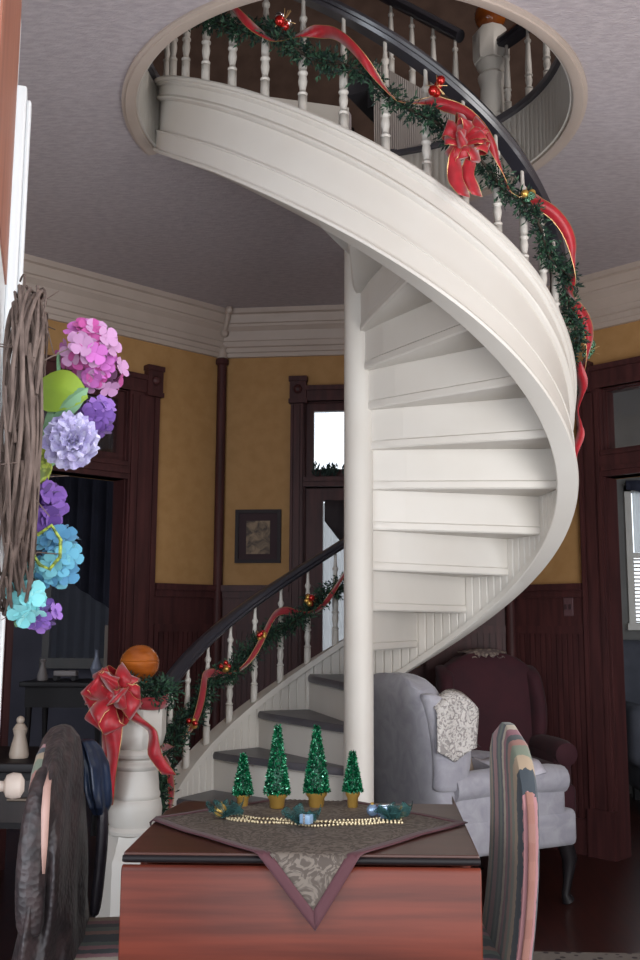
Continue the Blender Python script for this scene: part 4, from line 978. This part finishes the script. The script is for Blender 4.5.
def bow(name, lab, c, R, face, m, tails, seedv, nl=9):
    random.seed(seedv); c = Vector(c); n = Vector(face).normalized(); u = n.cross(Vector((0, 0, 1))).normalized(); v = u.cross(n) if u.cross(n).z > 0 else n.cross(u)
    t = thing(name, lab, 'bow', c)
    for k in range(nl):
        tier = 0 if k < nl*.6 else 1
        a = 2*pi*k/(nl*.6)+RND(-.3, .3); e = (u*cos(a)+v*sin(a)); f = n.cross(e); lift = RND(.1, .45)+.55*tier; l = R*RND(.75, 1.1)*(1-.3*tier); pts = []; wd = []; tw = RND(-.9, .9); ph = RND(0, 6)
        for i in range(21):
            q = i/20; th = 2*pi*q; rr = l*(.5-.5*cos(th)); pts.append(c+e*rr*(1-.25*lift)+n*(R*.30*sin(th)*-1+R*lift*.85*(rr/l))+f*R*.10*sin(th+ph)+rvec(R*.015)); wd.append(f+n*tw*sin(pi*q+.4)+e*.4*sin(k*2.3+q*3))
        wds = [R*.24+R*.34*sin(pi*i/20)+R*.04*sin(i*1.9+k) for i in range(21)]
        b = MB(); b.strip(pts, wd, wds); b.build('loop', m, t, solid=.0018)
        g = MB()
        for sg in (-1, 1): g.tube([p+Vector(w_).normalized()*sg*wds[i]/2 for i, (p, w_) in enumerate(zip(pts, wd))], .0012, 4)
        g.build('wire_edge', GOLDE, t)
    b = MB(); b.ball(c+n*R*.2, R*.2, 12); b.build('knot', m, t)
    for tp, wdt in tails:
        pts = [Vector(p) for p in tp]; fine = []
        for a_, c_ in zip(pts, pts[1:]):
            for i in range(5): fine.append(a_.lerp(c_, i/5))
        fine.append(pts[-1]); sm = [fine[0]]+[(fine[i-1]+fine[i]*2+fine[i+1])/4 for i in range(1, len(fine)-1)]+[fine[-1]]
        wdv = [u+n*.5*sin(i*.45) for i in range(len(sm))]
        b = MB(); b.strip(sm, wdv, wdt); b.build('tail', m, t, solid=.0018)
        g = MB()
        for sg in (-1, 1): g.tube([p+w_.normalized()*sg*wdt/2 for p, w_ in zip(sm, wdv)], .0013, 4)
        g.build('wire_edge', GOLDE, t)
    return t
bc = cyl(.96, 15.72, 2.84)
bow('ribbon_bow', 'big red satin bow tied to the upper garland', bc, .092, (bc.x, bc.y, -.1), REDR, [([bc, bc+Vector((-.03, -.03, -.06)), bc+Vector((-.03, -.02, -.14)), bc+Vector((.0, -.02, -.2))], .05), ([bc, bc+Vector((.03, 0, -.05)), bc+Vector((.01, -.01, -.12)), bc+Vector((.045, 0, -.19))], .045)], 41, 15)
nb = Vector((NX-.045, NY-.15, .975))
bow('ribbon_bow', 'big red velvet bow on the front of the newel post', nb, .125, (-.25, -1, .15), REDR, [([nb, nb+Vector((-.0, -.03, -.1)), nb+Vector((.0, -.02, -.22)), nb+Vector((-.03, .0, -.37))], .06), ([nb, nb+Vector((.06, -.0, -.07)), nb+Vector((.13, .02, -.12)), nb+Vector((.14, .0, -.2)), nb+Vector((.19, .02, -.27))], .05), ([nb, nb+Vector((-.02, -.0, -.1)), nb+Vector((-.035, .02, -.2)), nb+Vector((-.04, .02, -.3))], .05)], 42, 17)
b = MB(); b.strip([Vector((NX+.11*sin(a), NY-.11*cos(a), .955-.012*sin(a*2))) for a in [x*.2-.9 for x in range(0, 14)]], Vector((0, 0, 1)), .045); tag(b.build('red_ribbon', REDV, solid=.002), 'red ribbon band wrapped round the top of the newel post', 'ribbon')
def cluster(s, off, r, cols, lab, R=.016, seedv=1, n=5):
    random.seed(seedv); c = cyl(r, s, (s+off)*RISE); t = thing('bauble_cluster', lab, 'baubles', c)
    for k in range(n):
        d = rvec(R*1.3); b = MB(); b.ball(c+d, R*RND(.8, 1.1), 12); b.build('bauble', cols[k % len(cols)], t)
    b = MB()
    for k in range(8): b.tube([c, c+rvec(R*2.2)], .0012, 4)
    b.build('wire', GOLDE, t); return t
cluster(15.98, 2.5, .93, [REDB], 'red baubles hanging under the upper rail left of the big bow', .017, 51, 4)
cluster(17.8, 2.25, .92, [REDB, SILV], 'red and silver baubles high on the garland at the top of the picture', .018, 52, 6)
cluster(14.7, 1.85, .93, [GRNB, GOLD], 'green and gold ornaments just right of the big bow', .014, 53, 5)
cluster(11.9, 2.45, .965, [GRNB], 'glittering pale green ornament hanging at the far right of the garland', .022, 54, 3)
cluster(2.9, 2.0, .74, [REDB, GOLD], 'red and gold baubles low on the garland near the newel', .013, 55, 5)
cluster(3.95, 2.35, .74, [REDB, GOLD], 'red and gold baubles on the lower garland, second from the newel', .013, 56, 5)
cluster(4.85, 2.3, .74, [REDB, GOLD], 'red and gold baubles on the lower garland, third from the newel', .013, 57, 6)
cluster(5.95, 2.2, .74, [REDB, GOLD], 'red and gold baubles on the lower garland nearest the column', .015, 58, 6)
# red ribbon streamer hanging outside the rail at the far right
pts, wd = [], []
for i in range(41):
    u = i/40; s = 12.2-.7*u; c = cyl(.905+.02*sin(u*9)**2, s, (13.9+.0)*RISE-.52*u*1.0); pts.append(c); wd.append(Vector((.5+.5*sin(u*13), -1, .4*cos(u*11))))
b = MB(); b.strip(pts, wd, [.028+.022*abs(sin(i*.33)) for i in range(41)]); tag(b.build('ribbon_streamer', REDR, solid=.002), 'long red ribbon streamer hanging outside the stair string at far right', 'ribbon')
